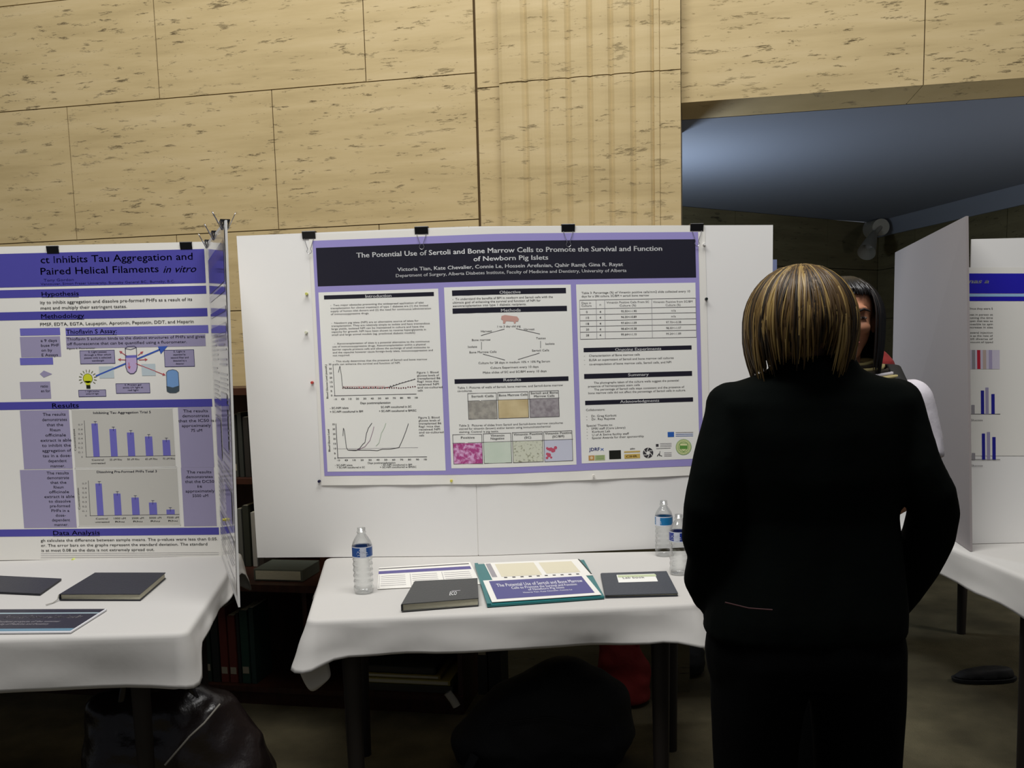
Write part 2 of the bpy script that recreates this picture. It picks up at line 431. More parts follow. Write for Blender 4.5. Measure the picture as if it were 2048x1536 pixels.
# ------------------------------------------------------------------ tables
ZT = .74
def outline_pts(corners, r=.025, per=14):
    """points round the table edge with outward direction, side index and parameter"""
    out = []; n = 4; ctr = sum(corners, V((0, 0, 0)))/4
    for i in range(4):
        p, q = corners[i], corners[(i+1) % 4]; d = (q-p).normalized(); nr = V((d.y, -d.x, 0))
        if nr.dot((p+q)/2-ctr) < 0: nr = -nr
        for k in range(per+1):
            t = k/per; out.append((p + d*r + (q-p-d*2*r)*t - nr*0, nr, i, t))
        d2 = (corners[(i+2) % 4]-q).normalized(); n2 = V((d2.y, -d2.x, 0))
        if n2.dot((q+corners[(i+2) % 4])/2-ctr) < 0: n2 = -n2
        for k in (1, 2, 3, 4, 5):
            a = k/6; nn = (nr*(1-a)+n2*a).normalized()
            cc = q - d*r + d2*r
            out.append((cc + nn*r*1.0 if False else (q-d*r)*(1-a)**2 + q*2*a*(1-a) + (q+d2*r)*a*a, nn, i+.5, a))
    return out
def tablecloth(name, label, corners, drops, cornerdrop, creases=(), seed=0, cat='tablecloth', per=26, cflare=.05, group=None):
    """corners: front-left, front-right, back-right, back-left; drops per side"""
    corners = [V((p.x, p.y, ZT)) for p in corners]
    pts = outline_pts(corners, per=per); mb = MB()
    ctr = sum(corners, V((0, 0, 0)))/4
    inner = [p+(ctr-p)*.03 for p, *_ in pts]
    mb.poly([V((p.x, p.y, ZT)) for p in inner], M_CLOTH, True)
    rows = [inner]
    prof = [(0, 0), (.006, -.002), (.011, -.007), (.013, -.014)]
    for ox, oz in prof: rows.append([p+n*ox+V((0, 0, oz)) for p, n, s, t in pts])
    NR = 12
    for k in range(1, NR+1):
        row = []
        for j, (p, n, s, t) in enumerate(pts):
            if s == int(s):
                dr = drops[int(s)]
                near1 = max(0, 1-(1-t)*12)**2; near0 = max(0, 1-t*12)**2
                cd1 = cornerdrop[int(s)]; cd0 = cornerdrop[(int(s)-1) % 4]
                dd = dr + (cd1-dr)*near1*.55 + (cd0-dr)*near0*.55; fl = .012+cflare*.6*(near1+near0)
            else:
                i = int(s); a = math.sin(math.pi*t); d1, d2 = drops[i], drops[(i+1) % 4]
                base = (d1*(1-t)+d2*t); base = base+(cornerdrop[i]-base)*.55
                dd = base + (cornerdrop[i]-base)*a; fl = .012+cflare*(.6+.4*a)
            u = k/NR
            wv = noise.noise(V((p.x*3.1+seed, p.y*3.1, 0)))*.020 + noise.noise(V((p.x*9+seed, p.y*9, u*1.5)))*.010
            off = .013 + fl*u + wv*u**1.2
            z = -.014 - (dd-.014)*u + noise.noise(V((p.x*4+seed, p.y*4, 5)))*.010*u
            for cs, cx in creases:
                if s == cs: off += .004*max(0, 1-abs(t-cx)*per)
            row.append(p+n*off+V((0, 0, z)))
        rows.append(row)
    mb.grid(rows, M_CLOTH, True, True)
    o = mb.build(name, weld=True); tag(o, label, cat, group); 
    so = o.modifiers.new('thickness', 'SOLIDIFY'); so.thickness = .0012; so.offset = -1
    return o
def table(label, corners, inset=.004):
    cs = [V((p.x, p.y, 0)) for p in corners]; ctr = sum(cs, V((0, 0, 0)))/4
    cs = [p+(ctr-p).normalized()*inset for p in cs]
    t = thing('folding_table', label, 'table', (ctr.x, ctr.y, 0))
    mb = MB(); mb.hexa([p+V((0, 0, ZT-.03)) for p in cs], [p+V((0, 0, ZT-.002)) for p in cs], M_TWOOD); mb.build('tabletop', t)
    c2 = [p+(ctr-p)*.17 for p in cs]
    for p in c2:
        mb = MB(); mb.tube([p+V((0, 0, ZT-.03)), p+V((0, 0, .0))], [(.03, .03), (.022, .022)], M_TWOOD, 8); mb.build('leg', t)
    mb = MB()
    for a, b in zip(c2, c2[1:]+c2[:1]):
        d = (b-a).normalized()*.02; n = V((-d.y, d.x, 0))*.5
        mb.hexa([a+d-n+V((0, 0, ZT-.09)), b-d-n+V((0, 0, ZT-.09)), b-d+n+V((0, 0, ZT-.09)), a+d+n+V((0, 0, ZT-.09))],
                [a+d-n+V((0, 0, ZT-.031)), b-d-n+V((0, 0, ZT-.031)), b-d+n+V((0, 0, ZT-.031)), a+d+n+V((0, 0, ZT-.031))], M_TWOOD)
    mb.build('apron', t); return t
# central table
cFL = at_z(620, 1240, ZT); cBL = at_z(652, 1121, ZT); cFR = at_z(1392, 1206, ZT); cBR = at_z(1405, 1106, ZT)
cBL = cBL + V((0, .04, 0)); cBR = cBR+V((0, .04, 0))
CEN = [cFL, cFR, cBR, cBL]
table('dark table carrying the central white cloth and open folder', CEN)
tablecloth('tablecloth', 'white cloth on the middle table, under the bottles, notebooks and teal folder', CEN, [.105, .11, .12, .12], [.12, .16, .16, .135],
           creases=((0, .14), (0, .52), (0, .88)), seed=3, group='white tablecloths')
tcl = [o for o in sc.objects if o.name == 'tablecloth'][0]
yk = cFL.y+.035
fl = [at_y(x, y, yk+d) for x, y, d in ((604, 1300, -.035), (628, 1296, -.02), (652, 1292, 0), (592, 1326, -.04), (624, 1322, -.01), (655, 1318, .012), (604, 1358, -.02), (634, 1352, 0), (662, 1346, .02), (621, 1389, 0), (640, 1374, .01), (661, 1356, .02))]
mb = MB(); mb.grid([fl[0:3], fl[3:6], fl[6:9], fl[9:12]], M_CLOTH, True); fo = mb.build('cloth_corner', tcl)
q_ = fo.modifiers.new('sub', 'SUBSURF'); q_.levels = q_.render_levels = 2; q_ = fo.modifiers.new('thickness', 'SOLIDIFY'); q_.thickness = .0015
# left table
lFR = at_z(368, 1264, ZT); lBR = at_z(478, 1105, ZT); lBL = lBR + V((-1.75, -.03, 0)); lFL = lFR + V((-1.85, -.03, 0))
LEF = [lFL, lFR, lBR, lBL]
table('dark table under the left white cloth', LEF)
tablecloth('tablecloth', 'white cloth on the left table, under the black notebook', LEF, [.15, .06, .12, .12], [.155, .16, .16, .20],
           creases=((0, .80),), seed=11, group='white tablecloths', cflare=.02)
# right table: its long side runs away from the camera
q0 = at_z(1900, 1092, ZT); q1 = at_z(1975, 1122, ZT); dq = (q1-q0).normalized()
rFL = q1 + dq*.30; rBL = q0 - dq*1.35; rFR = rFL+V((.80, .06, 0)); rBR = rBL+V((.80, .06, 0))
RIG = [rFL, rFR, rBR, rBL]
table('dark table under the right-hand white cloth', RIG)
tablecloth('tablecloth', 'white cloth on the right table, partly behind the woman in black', RIG, [.16, .1, .1, .115], [.2, .2, .13, .13],
           seed=23, group='white tablecloths', cflare=.03)

# ------------------------------------------------------------------ boards
DC, DS = 3.345, .0                 # depth of the centre fold
pc = at_y(957, 1118, DC)           # fold
pl = at_z(515, 1121, ZT+.0); pl = at_y(515, 1121, 3.41); pr = at_y(1546, 1100, 3.42)
nL = V((-(pl.y-pc.y), (pl.x-pc.x), 0)).normalized(); nR = V((-(pr.y-pc.y), (pr.x-pc.x), 0)).normalized()
if nL.y > 0: nL = -nL
if nR.y > 0: nR = -nR
KC = abs(nL.x/nL.y)
def yC(x): return pc.y + KC*(math.sqrt((x-pc.x)**2+.12**2)-.12)
def surfC(px, py, gap=0):
    t = pc.y
    for _ in range(7):
        p = at_y(px, py, t); t = yC(p.x)-gap
    return at_y(px, py, t)
ZB = ZT+.002
cboard = thing('poster_board', 'wide white foam poster board standing on the middle table', 'board', (pc.x, pc.y, ZB))
def panel(mb, c, n, th, m):   # c = TL,TR,BR,BL front points
    bk = [p-V(n)*th for p in c]; mb.hexa([c[3], c[2], bk[2], bk[3]], [c[0], c[1], bk[1], bk[0]], m)
tl, tm, tr = surfC(473, 472), surfC(955, 452.5), surfC(1546, 450)
bl = surfC(515, 1122); bm_ = V((pc.x-.0015, pc.y, 0)); br = V((tr.x, tr.y, 0))
for p in (bl, bm_, br): p.z = ZB
tm.x = pc.x-.0015; tm.y = pc.y
def bent_panel(ta, tb, ba, bb):
    N = 14; th = .006; mb = MB(); rows = []
    for k in range(N+1):
        f = k/N; t = ta+(tb-ta)*f; b = ba+(bb-ba)*f; t.y = yC(t.x); b.y = yC(b.x)
        o = V((0, th, 0)); rows.append([t, b, b+o, t+o])
    mb.grid(rows, M_BOARD, False, True); mb.poly(rows[0], M_BOARD); mb.poly(list(reversed(rows[-1])), M_BOARD)
    return mb.build('board_panel', cboard)
bent_panel(tl, tm, bl, bm_); bent_panel(tm+V((.003, 0, 0)), tr, bm_+V((.003, 0, 0)), br)
mb = MB(); mb.tube([bm_+V((.0015, .006, .002)), tm+V((.0015, .006, -.002))], .004, M_BOARD, 8); mb.build('hinge_tape', cboard)

# left board with its wing
DL = 3.46
def surfL(px, py): return at_y(px, py, DL)
ltr = surfL(413, 486); lbr = surfL(443, 1116); ltl = V((ltr.x-1.35, DL, at_y(80, 499, DL).z+.0)); lbr.z = ZB; lbl = V((ltl.x, DL, ZB))
lbr.x = surfL(443, 1116).x
lb = thing('poster_board', 'white poster board with folded-out wing on the left table', 'board', (lbr.x, DL, ZB))
mb = MB(); panel(mb, [ltl, ltr, lbr, lbl], V((0, -1, 0)), .006, M_BOARD); mb.build('board_panel', lb)
DW = 2.72
wtf = at_y(450, 440, DW); wbf = at_y(477, 1222, DW)
wb = V((lbr.x, DL, ZB)); wtb = V((ltr.x, DL, ltr.z))
nWg = (wbf-wb).cross(V((0, 0, 1))).normalized()
if nWg.x > 0: nWg = -nWg
wbf.z = ZB
mb = MB(); panel(mb, [wtb+V((.001, -.001, 0)), wtf, wbf, wb+V((.001, -.001, 0))], nWg, .006, M_BOARD); mb.build('board_wing', lb)

# right pair of boards
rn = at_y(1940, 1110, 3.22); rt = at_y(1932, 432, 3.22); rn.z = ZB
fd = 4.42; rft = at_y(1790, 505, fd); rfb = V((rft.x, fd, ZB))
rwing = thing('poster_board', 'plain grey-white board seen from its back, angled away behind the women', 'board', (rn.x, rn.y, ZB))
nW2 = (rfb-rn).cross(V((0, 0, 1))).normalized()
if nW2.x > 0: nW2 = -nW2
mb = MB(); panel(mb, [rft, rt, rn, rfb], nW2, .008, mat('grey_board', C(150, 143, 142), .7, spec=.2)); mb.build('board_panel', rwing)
DR = 3.34
rtl = V((rn.x+.03, DR, at_y(1955, 478, DR).z)); rr = rtl.x+.95
rb = thing('poster_board', 'white board with the blue-headed poster at the right edge', 'board', (rr-.45, DR, ZB))
mb = MB(); panel(mb, [rtl, V((rr, DR, rtl.z)), V((rr, DR, ZB)), V((rtl.x, DR, ZB))], V((0, -1, 0)), .006, M_BOARD); mb.build('board_panel', rb)

# ------------------------------------------------------------------ central poster
LAV = ink('lavender', 154, 145, 202); BLK = ink('near_black', 30, 29, 42); WHT = ink('white', 238, 235, 228); GRY = ink('text_grey', 92, 88, 90)
TW = ink('title_white', 235, 235, 235); DGY = ink('dark_grey', 60, 58, 62); LGY = ink('light_grey', 150, 146, 150)
def surfS(px, py): return surfC(px, py, .0012)
S = Sheet([(625, 482), (1396, 464), (1407, 931), (649, 951)], surfS, nL, bend=lambda x: .025*max(0, 1-(math.sqrt((x-1000)**2+45**2)-45)/350))
S.out = V((0, -1, 0))
poster = thing('research_poster', 'lavender bordered pig islet poster with black title banner on the central board', 'poster', S.P(S.W/2, S.Hh, 0))
u0_, v0_ = S.inv(622, 466); u1_, v1_ = S.inv(640, 966)
mb = MB()
nx, ny = 40, 24; rows = []
x0, x1 = -7, S.W+14; y0, y1 = -13, S.Hh+19
for j in range(ny+1):
    row = []
    for i in range(nx+1):
        x = x0+(x1-x0)*i/nx; y = y1+(y0-y1)*j/ny
        lift = 1.0
        if j == 0: lift += 3+5*math.sin(i*.5)**2       # lower edge lifts off the board a little
        row.append(S.P(x, y, lift))
    rows.append(row)
mb.grid(rows, M_PAPER, True); mb.build('paper_sheet', poster)
LB = 2.2
# everything printed sits on the sheet
mb = MB(); S.rect_uv(mb, 0, 0, S.W, S.Hh, LAV, LB+.6, 30); mb.build('printed_border', poster, label='lavender printed border')
mb = MB(); S.rect(mb, 632, 496, 1392, 555, BLK, LB+1.4, 30)
S.text(mb, 'The Potential Use of Sertoli and Bone Marrow Cells to Promote the Survival and Function', 713, 515.5, 1324, 9.6, TW, LB+2.2, bold=.022)
S.text(mb, 'of Newborn Pig Islets', 947, 522.5, 1096, 9.0, TW, LB+2.2, bold=.022)
S.text(mb, 'Victoria Tian, Kate Chevalier, Connie Le, Hossein Arefanian, Qahir Ramji, Gina R. Rayat', 795, 542.5, 1246, 7.0, TW, LB+2.2, bold=.02)
S.text(mb, 'Department of Surgery, Alberta Diabetes Institute, Faculty of Medicine and Dentistry, University of Alberta', 792, 554.5, 1253, 6.2, TW, LB+2.2, bold=.012)
mb.build('title_banner', poster, label='black title banner with white lettering')
cols = [(637, 585, 891.5, 941), (888, 575, 1153, 929), (1152, 569, 1399, 917)]
for c in cols:
    mb = MB(); S.rect(mb, *c, WHT, LB+1.4, 30); mb.build('text_column', poster)
def heading(t, ax, ay, bx, by, tx0, tx1, base):
    mb = MB(); S.rect(mb, ax, ay, bx, by, BLK, LB+2.2, 30); S.text(mb, t, tx0, base, tx1, 5.6, TW, LB+3, bold=.02); mb.build('heading_bar', poster)
heading('Introduction', 648, 591, 868, 592.0, 731, 783, 595.5)
heading('Objective', 904, 581, 1132, 586.5, 999, 1041, 587.5)
heading('Methods', 905, 617, 1134, 622, 1002, 1041, 623.5)
heading('Results', 909, 758.5, 1137, 761.5, 1007, 1042, 762.5)
heading('Ongoing Experiments', 1167, 696, 1383, 699.0, 1230, 1322, 702)
heading('Summary', 1168, 748, 1384, 751.5, 1256, 1297, 752.5)
heading('Acknowledgments', 1170, 801.5, 1386, 803.0, 1240, 1318, 806)
def block_text(lines, ax, ay, bx, dy, h, bold=0.004, ins=GRY):
    mb = MB(); S.para(mb, lines, ax, ay, bx, dy, h, ins, LB+2.3, bold); mb.build('text_block', poster)
block_text([('-  Two major obstacles preventing the widespread application of islet', .0, .93), ('transplantation for clinical treatment of type 1 diabetes are (1) the limited', 0, .97),
  ('supply of human islet donors and (2) the need for continuous administration', 0, 1.0), ('of immunosuppressive drugs.', 0, .38), ('', 0, 0), ('', 0, 0),
  ('-  Newborn pig islets (NPI) are an alternative source of islets for', .0, .87), ('transplantation. They are relatively simple to isolate and have tremendous', 0, .98),
  ('large yields, isolated NPI can be maintained in culture and have the', 0, .92), ('capacity for growth. NPI have been shown to reverse hyperglycemia in', 0, .94),
  ('small and large animal models (eg. preclinical diabetic models)', 0, .83), ('', 0, 0), ('', 0, 0),
  ('-  Xenotransplantation of islets is a potential alternative to the continuous', .02, .97), ('use of immunosuppressive drugs. Xenotransplantation within a physical', 0, .93),
  ('barrier capsule protects cells and allows the exchange of small molecules to', 0, .97), ('and the capsules however cause foreign-body islets, immunosuppression and', 0, 1.0),
  ('not required.', 0, .17), ('', 0, 0),
  ('-  This study determines that the presence of Sertoli and bone marrow', .0, .94), ('cells can enhance the survival and function of NPI.', 0, .67)], 661, 612.5, 862, 5.85, 3.6)
block_text([('-  To understand the benefits of BM in newborn and Sertoli cells with the', 0, .9), ('ultimate goal of enhancing the survival and function of NPI for', 0, .79), ('xenotransplantation into type 1 diabetic recipients.', 0, .66)], 905, 600.5, 1128, 6.6, 4.2)
# methods flow chart
mb = MB()
PNK = ink('pig_pink', 205, 160, 148)
S.polyg(mb, [(1003, 632), (1010, 630), (1025, 632), (1034, 633), (1038, 638), (1036, 643), (1032, 643), (1031, 647), (1028, 647), (1027, 643), (1012, 642), (1010, 647), (1006, 647), (1006, 641), (1002, 638)], PNK, LB+2.4)
for t, a, y, b in (('1 to 3 day old pig', 995, 655, 1041), ('Harvest', 962, 664.5, 984), ('Harvest', 1048, 660.5, 1069), ('Bone marrow', 944, 682, 981), ('Testes', 1072, 678.5, 1091),
                   ('Isolate', 936, 695.5, 954), ('Isolate', 1091, 689.5, 1109), ('Bone Marrow Cells', 939, 706.5, 993), ('Sertoli Cells', 1064, 703, 1098),
                   ('Culture for 28 days in medium 10% + 10% Pig Serum', 957, 728, 1100), ('Culture Experiment every 10 days', 981, 737.5, 1077), ('Make slides of SC and SC/BM every 10 days', 966, 747, 1093)):
    S.text(mb, t, a, y, b, 4.0, GRY, LB+2.4, bold=.004)
for l in (((1009, 658), (962, 671)), ((1032, 657), (1080, 668)), ((963, 684), (963, 699)), ((1081, 682), (1081, 696)), ((966, 708), (1010, 720)), ((1079, 706), (1036, 719))):
    S.line(mb, l, .9, DGY, LB+2.4)
mb.build('flow_chart', poster)
# picture tables
def picture_table(ax, ay, xs, hy, by, heads, mats, slope):
    mb = MB(); n = len(xs)-1
    for i in range(n):
        dy = lambda x: slope*(x-xs[0])
        S.frame(mb, xs[i], ay+dy(xs[i]), xs[i+1], by+dy(xs[i+1]), .8, DGY, LB+3)
        S.line(mb, [(xs[i], hy+dy(xs[i])), (xs[i+1], hy+dy(xs[i+1]))], .7, DGY, LB+3)
        for k, t in enumerate(heads[i]):
            w_ = min((xs[i+1]-xs[i])*.9, len(t)*3.4); cx = (xs[i]+xs[i+1])/2
            S.text(mb, t, cx-w_/2, ay+dy(cx)+(7 if len(heads[i]) > 1 else 9)+k*6, cx+w_/2, 4.0, DGY, LB+3, bold=.012)
    mb.build('picture_table', poster)
    for i in range(n):
        mb = MB(); S.rect(mb, xs[i]+.6, hy+slope*(xs[i]-xs[0])+.3, xs[i+1]-.6, by+slope*(xs[i+1]-xs[0])-.6, mats[i], LB+2.4, 10)
        if i == 3:
            for q in range(14):
                x = 1093+random.random()*22; y = 895+random.random()*24; S.disc(mb, x, y+(-4 if x > 1105 else 0), 2+random.random()*2.5, ink('stain_red', 196, 88, 110), LB+2.7+.02*q, 8)
        mb.build('micrograph', poster)
def specks(name, c1, c2, sc_, lo, hi):
    m = bpy.data.materials.new(name); m.use_nodes = True; nt = m.node_tree; b = nt.nodes['Principled BSDF']; b.inputs['Roughness'].default_value = .5
    tc = nt.nodes.new('ShaderNodeTexCoord'); n = nt.nodes.new('ShaderNodeTexNoise'); n.inputs['Scale'].default_value = sc_; n.inputs['Detail'].default_value = 3
    nt.links.new(tc.outputs['Object'], n.inputs['Vector']); r = nt.nodes.new('ShaderNodeValToRGB')
    r.color_ramp.elements[0].position = lo; r.color_ramp.elements[0].color = (*c1, 1); r.color_ramp.elements[1].position = hi; r.color_ramp.elements[1].color = (*c2, 1)
    nt.links.new(n.outputs['Fac'], r.inputs[0]); nt.links.new(r.outputs[0], b.inputs['Base Color']); return m
MG1 = specks('micrograph_grey', C(150, 146, 138), C(176, 171, 160), 60, .35, .6); MG2 = specks('micrograph_tan', C(176, 152, 104), C(222, 204, 160), 9, .35, .65)
MG3 = specks('micrograph_mauve', C(140, 132, 136), C(168, 162, 164), 60, .35, .6); MP1 = specks('micrograph_magenta', C(178, 70, 135), C(225, 175, 215), 75, .42, .62)
MP2 = specks('micrograph_green', C(205, 218, 200), C(214, 224, 208), 20, .3, .7); MP3 = specks('micrograph_olive', C(150, 150, 125), C(214, 216, 196), 110, .33, .45)
MP4 = ink('micrograph_blue', 202, 204, 218)
block_text([('Table 1: Pictures of wells of Sertoli, bone marrow, and Sertoli-bone marrow', 0, 1), ('co-cultures.', 0, .14)], 915, 777.5, 1126, 6.2, 4.0)
picture_table(0, 786.5, [935, 995, 1058, 1119], 802, 839.5, [['Sertoli Cells'], ['Bone Marrow Cells'], ['Sertoli and Bone', 'Marrow Cells']], [MG1, MG2, MG3], -.034)
block_text([('Table 2:  Pictures of slides from Sertoli and Sertoli-bone marrow cocultures', 0, 1), ('stained for vimentin (brown) and/or keratin using immunohistochemical', 0, .88), ('staining. Control is pig testis.', 0, .38)], 918, 853, 1126, 6.3, 4.0)
picture_table(0, 869, [905, 966, 1024, 1087, 1146], 886.5, 929.5, [['Positive'], ['Vimentin', 'Negative'], ['Vimentin Positive', '(SC)'], ['Vimentin Positive', '(SC/BM)']], [MP1, MP2, MP3, MP4], -.034)
# table in the third column
block_text([('Table 3: Percentage (%) of Vimentin positive cells/mm2 slide collected every 10', 0, 1), ('days for a 28d culture. SC/BM = sertoli bone marrow', 0, .62)], 1163, 588, 1380, 6.6, 4.2)
mb = MB()
tx = [1159, 1192, 1209, 1303, 1391]; ty = [600.5, 618, 629.5, 641.5, 653, 664.5, 678.5]; sl = -.018
for y in ty: S.line(mb, [(tx[0]+(y-600)*.02, y), (tx[-1]+(y-600)*.02, y+sl*232)], .8, DGY, LB+2.4)
for x in tx: S.line(mb, [(x, ty[0]+sl*(x-tx[0])), (x+1.6, ty[-1]+sl*(x-tx[0]))], .8, LGY, LB+2.4)
S.text(mb, 'Days in', 1163, 608, 1182, 4, GRY, LB+2.5); S.text(mb, 'Culture', 1163, 613.5, 1183, 4, GRY, LB+2.5); S.text(mb, 'n', 1199, 611, 1202, 4, GRY, LB+2.5)
S.text(mb, 'Vimentin Positive Cells From SC', 1213, 607, 1298, 4, GRY, LB+2.5); S.text(mb, 'Culture (%)', 1239, 613, 1272, 4, GRY, LB+2.5)
S.text(mb, 'Vimentin Positive from SC/BM', 1306, 606, 1385, 4, GRY, LB+2.5); S.text(mb, 'Culture (%)', 1331, 612, 1361, 4, GRY, LB+2.5)
for k, (a, b, c) in enumerate((('0', '95.50+/-1.90', 'n/a'), ('10', '96.20+/-0.89', 'n/a'), ('18', '97.60+/-1.09', '97.70+/-0.38'), ('20', '98.60+/-0.38', '98.30+/-1.07'), ('28', '99.64+/-1.10', '99.24+/-1.89'))):
    y = ty[k+1]+8
    S.text(mb, a, 1172, y, 1172+3*len(a), 4, GRY, LB+2.5, bold=.01); S.text(mb, '4', 1199, y-.3, 1202, 4, DGY, LB+2.5, bold=.02)
    S.text(mb, b, 1242, y-1.5, 1273, 4, GRY, LB+2.5, bold=.01); w_ = 30 if k > 1 else 9; S.text(mb, c, 1347-w_/2, y-3, 1347+w_/2, 4, GRY, LB+2.5)
mb.build('data_table', poster)
block_text([('Characterization of Bone marrow cells', 0, .60), ('ELISA on supernatant of Sertoli and bone marrow cell cultures', 0, 1), ('co-encapsulation of bone marrow cells, Sertoli cells, and NPI', 0, .97)], 1178, 713.5, 1347, 8.4, 4.2)
block_text([('-', 0, .5), ('-', 0, .5), ('-', 0, .5)], 1168, 713.5, 1171, 8.4, 4.2)
block_text([('The photographs taken of the culture wells suggest the potential', .06, .93), ('presence of hematopoietic stem cells', 0, .53), ('The percentage of Sertoli cells stays consistent and the presence of', .06, .985), ('bone marrow cells did not affect the percentage of Sertoli cells in culture.', 0, 1)], 1176, 768, 1371, 6.7, 4.2)
block_text([('Collaborators:', 0, .33), ('', 0, 0), ('-    Dr. Greg Korbutt', 0, .53), ('-    Dr. Ray Rajotte', 0, .50), ('', 0, 0), ('Special Thanks to:', 0, .46), ('-    SMRI staff (Core Library)', 0, .68), ('-    Korbutt Lab', 0, .41),
  ('-    U of A Swine facility staff', 0, .74), ('-    Special Awards for their sponsorship', 0, 1)], 1172, 822, 1286, 6.25, 4.2)
# charts
mb = MB(); RED = ink('chart_red', 176, 62, 70); DRD = ink('chart_dark_red', 90, 30, 40)
S.line(mb, [(666, 728), (670, 792)], .9, DGY, LB+2.4); S.line(mb, [(668, 791.5), (833, 788)], 1.1, DGY, LB+2.4)
for k in range(8):
    y = 790.5-k*8.9; S.text(mb, str(k*5), 662-k*.6, y+2, 665-k*.6+(2 if k > 1 else 0), 3.4, DGY, LB+2.5, bold=.02)
for k in range(12):
    x = 671+k*14.7; S.text(mb, str(-10+k*10), x-3, 800-k*.28, x+3, 3.4, DGY, LB+2.5, bold=.02)
S.line(mb, [(677, 745), (680, 732), (683, 750), (685, 772), (690, 776.5), (760, 776), (780, 774), (800, 767), (831, 758)], 1.0, DGY, LB+2.6)
S.line(mb, [(686, 773), (770, 772.5)], .5, RED, LB+2.5)
for k in range(32):
    x = 686+k*4.65; y = 775.5 + random.uniform(-.8, .8) - (max(0, k-27)*.8)
    S.disc(mb, x, y, 1.4, RED if (6 < k < 20 and k % 2) else DRD, LB+2.7, 6)
for k in range(9): S.disc(mb, 781+k*6, 772-k*1.7, 1.1, DGY, LB+2.7, 6)
S.text(mb, 'Days posttransplantation', 721, 808, 781, 4.0, DGY, LB+2.5, bold=.02)
S.text(mb, 'Blood Glucose Level (mmol/L)', 657, 797, 68, 3.8, DGY, LB+2.5, rot=1, bold=.01)
for t, a, y, b in (('- SC-NPI islets', 660, 818, 697), ('+ SC-NPI cocultured in BM', 660, 825.5, 726), ('  SC-NPI cocultured in SC', 762, 816, 823), ('+ SC-NPI cocultured w BM/SC', 758, 824, 833)): S.text(mb, t, a, y, b, 4, DGY, LB+2.5, bold=.02)
mb.build('line_chart', poster)
mb = MB()
S.line(mb, [(672, 847), (676, 917)], 1.2, DGY, LB+2.4); S.line(mb, [(675, 915.5), (854, 913.5)], 1.1, DGY, LB+2.4)
S.line(mb, [(675, 897.5), (836, 895)], .6, LGY, LB+2.4)
for k in range(8): y = 916-k*9.7; S.text(mb, str(k*5), 669-k*.6, y+2, 672-k*.6+(2 if k > 1 else 0), 3.4, DGY, LB+2.5, bold=.02)
for k in range(12): x = 677+k*15.8; S.text(mb, str(-10+k*10), x-3, 922-k*.15, x+3, 3.4, DGY, LB+2.5, bold=.02)
S.line(mb, [(686, 872), (687, 856), (689, 861), (693, 895), (696, 900), (712, 901), (720, 896), (726, 888), (730, 885), (733, 867), (737, 856), (744, 846)], 1.1, DGY, LB+2.6)
S.line(mb, [(716, 900), (730, 893), (740, 881), (746, 862), (748, 853)], .9, ink('chart_mauve', 140, 100, 130), LB+2.6)
S.line(mb, [(752, 892), (758, 886), (763, 866), (768, 857), (772, 846)], .9, ink('chart_green', 170, 190, 165), LB+2.6)
S.line(mb, [(696, 900), (740, 900), (755, 901), (765, 898), (780, 898), (798, 895), (805, 880), (812, 862), (817, 847)], 1.1, DGY, LB+2.6)
S.text(mb, 'Days posttransplantation', 736, 927.5, 791, 3.6, DGY, LB+2.5, bold=.015)
S.text(mb, 'Blood Glucose Level', 661, 903, 45, 3.8, DGY, LB+2.5, rot=1, bold=.02)
for t, a, y, b in (('- SC-NPI islets', 670, 932, 705), ('+ SC-NPI cocultured in SC', 674, 936.5, 730), ('- SC-NPI cocultured in BM', 763, 931.5, 824), ('+ SC-NPI cocultured w BM/SC', 760, 936, 833)): S.text(mb, t, a, y, b, 3.6, DGY, LB+2.5, bold=.015)
mb.build('line_chart', poster)
for y in (747, 837):
    block_text([('Figure 1: Blood' if y < 800 else 'Figure 2: Blood', 0, .86), ('glucose levels of', 0, .88), ('transplanted B6', 0, .92), ('Rag1 mice that', 0, .86), ('received NPI', 0, .86), ('and co-cultured', 0, 1), ('cells', 0, .2)], 834+(y > 800)*3, y, 884+(y > 800)*2, 5.9, 3.9, bold=.01)
# sponsor logos
mb = MB(); BLU = ink('logo_blue', 48, 98, 178); DBL = ink('logo_navy', 45, 60, 140); ORG = ink('logo_orange', 196, 150, 90); GRN = ink('logo_green', 110, 145, 80); GLD = ink('logo_gold', 205, 175, 95); KHK = ink('logo_black', 30, 32, 26)
S.text(mb, 'JDRF', 1178, 902, 1199, 6.5, DBL, LB+2.5, bold=.03); S.line(mb, [(1201, 901), (1207, 896)], 1, BLU, LB+2.5); S.line(mb, [(1201, 896), (1207, 901)], 1, BLU, LB+2.5)
mb.build('sponsor_logo', poster, label='blue lettered logo')
mb = MB(); S.rect(mb, 1177, 911, 1189, 920.5, ORG, LB+2.5); S.rect(mb, 1189.5, 910.5, 1210, 920, ink('logo_pale', 178, 190, 140), LB+2.5); S.disc(mb, 1183, 915.5, 3, ink('logo_peach', 225, 200, 160), LB+2.7)
for y in (912.5, 915.5, 918): S.line(mb, [(1192, y), (1208, y-.6)], 1.0, GRN, LB+2.7)
mb.build('sponsor_logo', poster, label='orange and green logo')
mb = MB(); S.rect(mb, 1218, 901, 1242, 917.5, KHK, LB+2.5); mb.build('sponsor_logo', poster, label='black rectangular logo')
mb = MB(); S.text(mb, 'ahfmr', 1260, 899, 1270, 3.5, DGY, LB+2.5, bold=.02); S.rect(mb, 1248, 902.5, 1280, 904.0, GLD, LB+2.5); S.rect(mb, 1248.5, 908.5, 1280, 916, GLD, LB+2.5)
S.text(mb, 'CIHR', 1252, 915, 1274, 4.2, ink('logo_brown', 110, 80, 40), LB+2.7, bold=.03); mb.build('sponsor_logo', poster, label='gold banner logo')
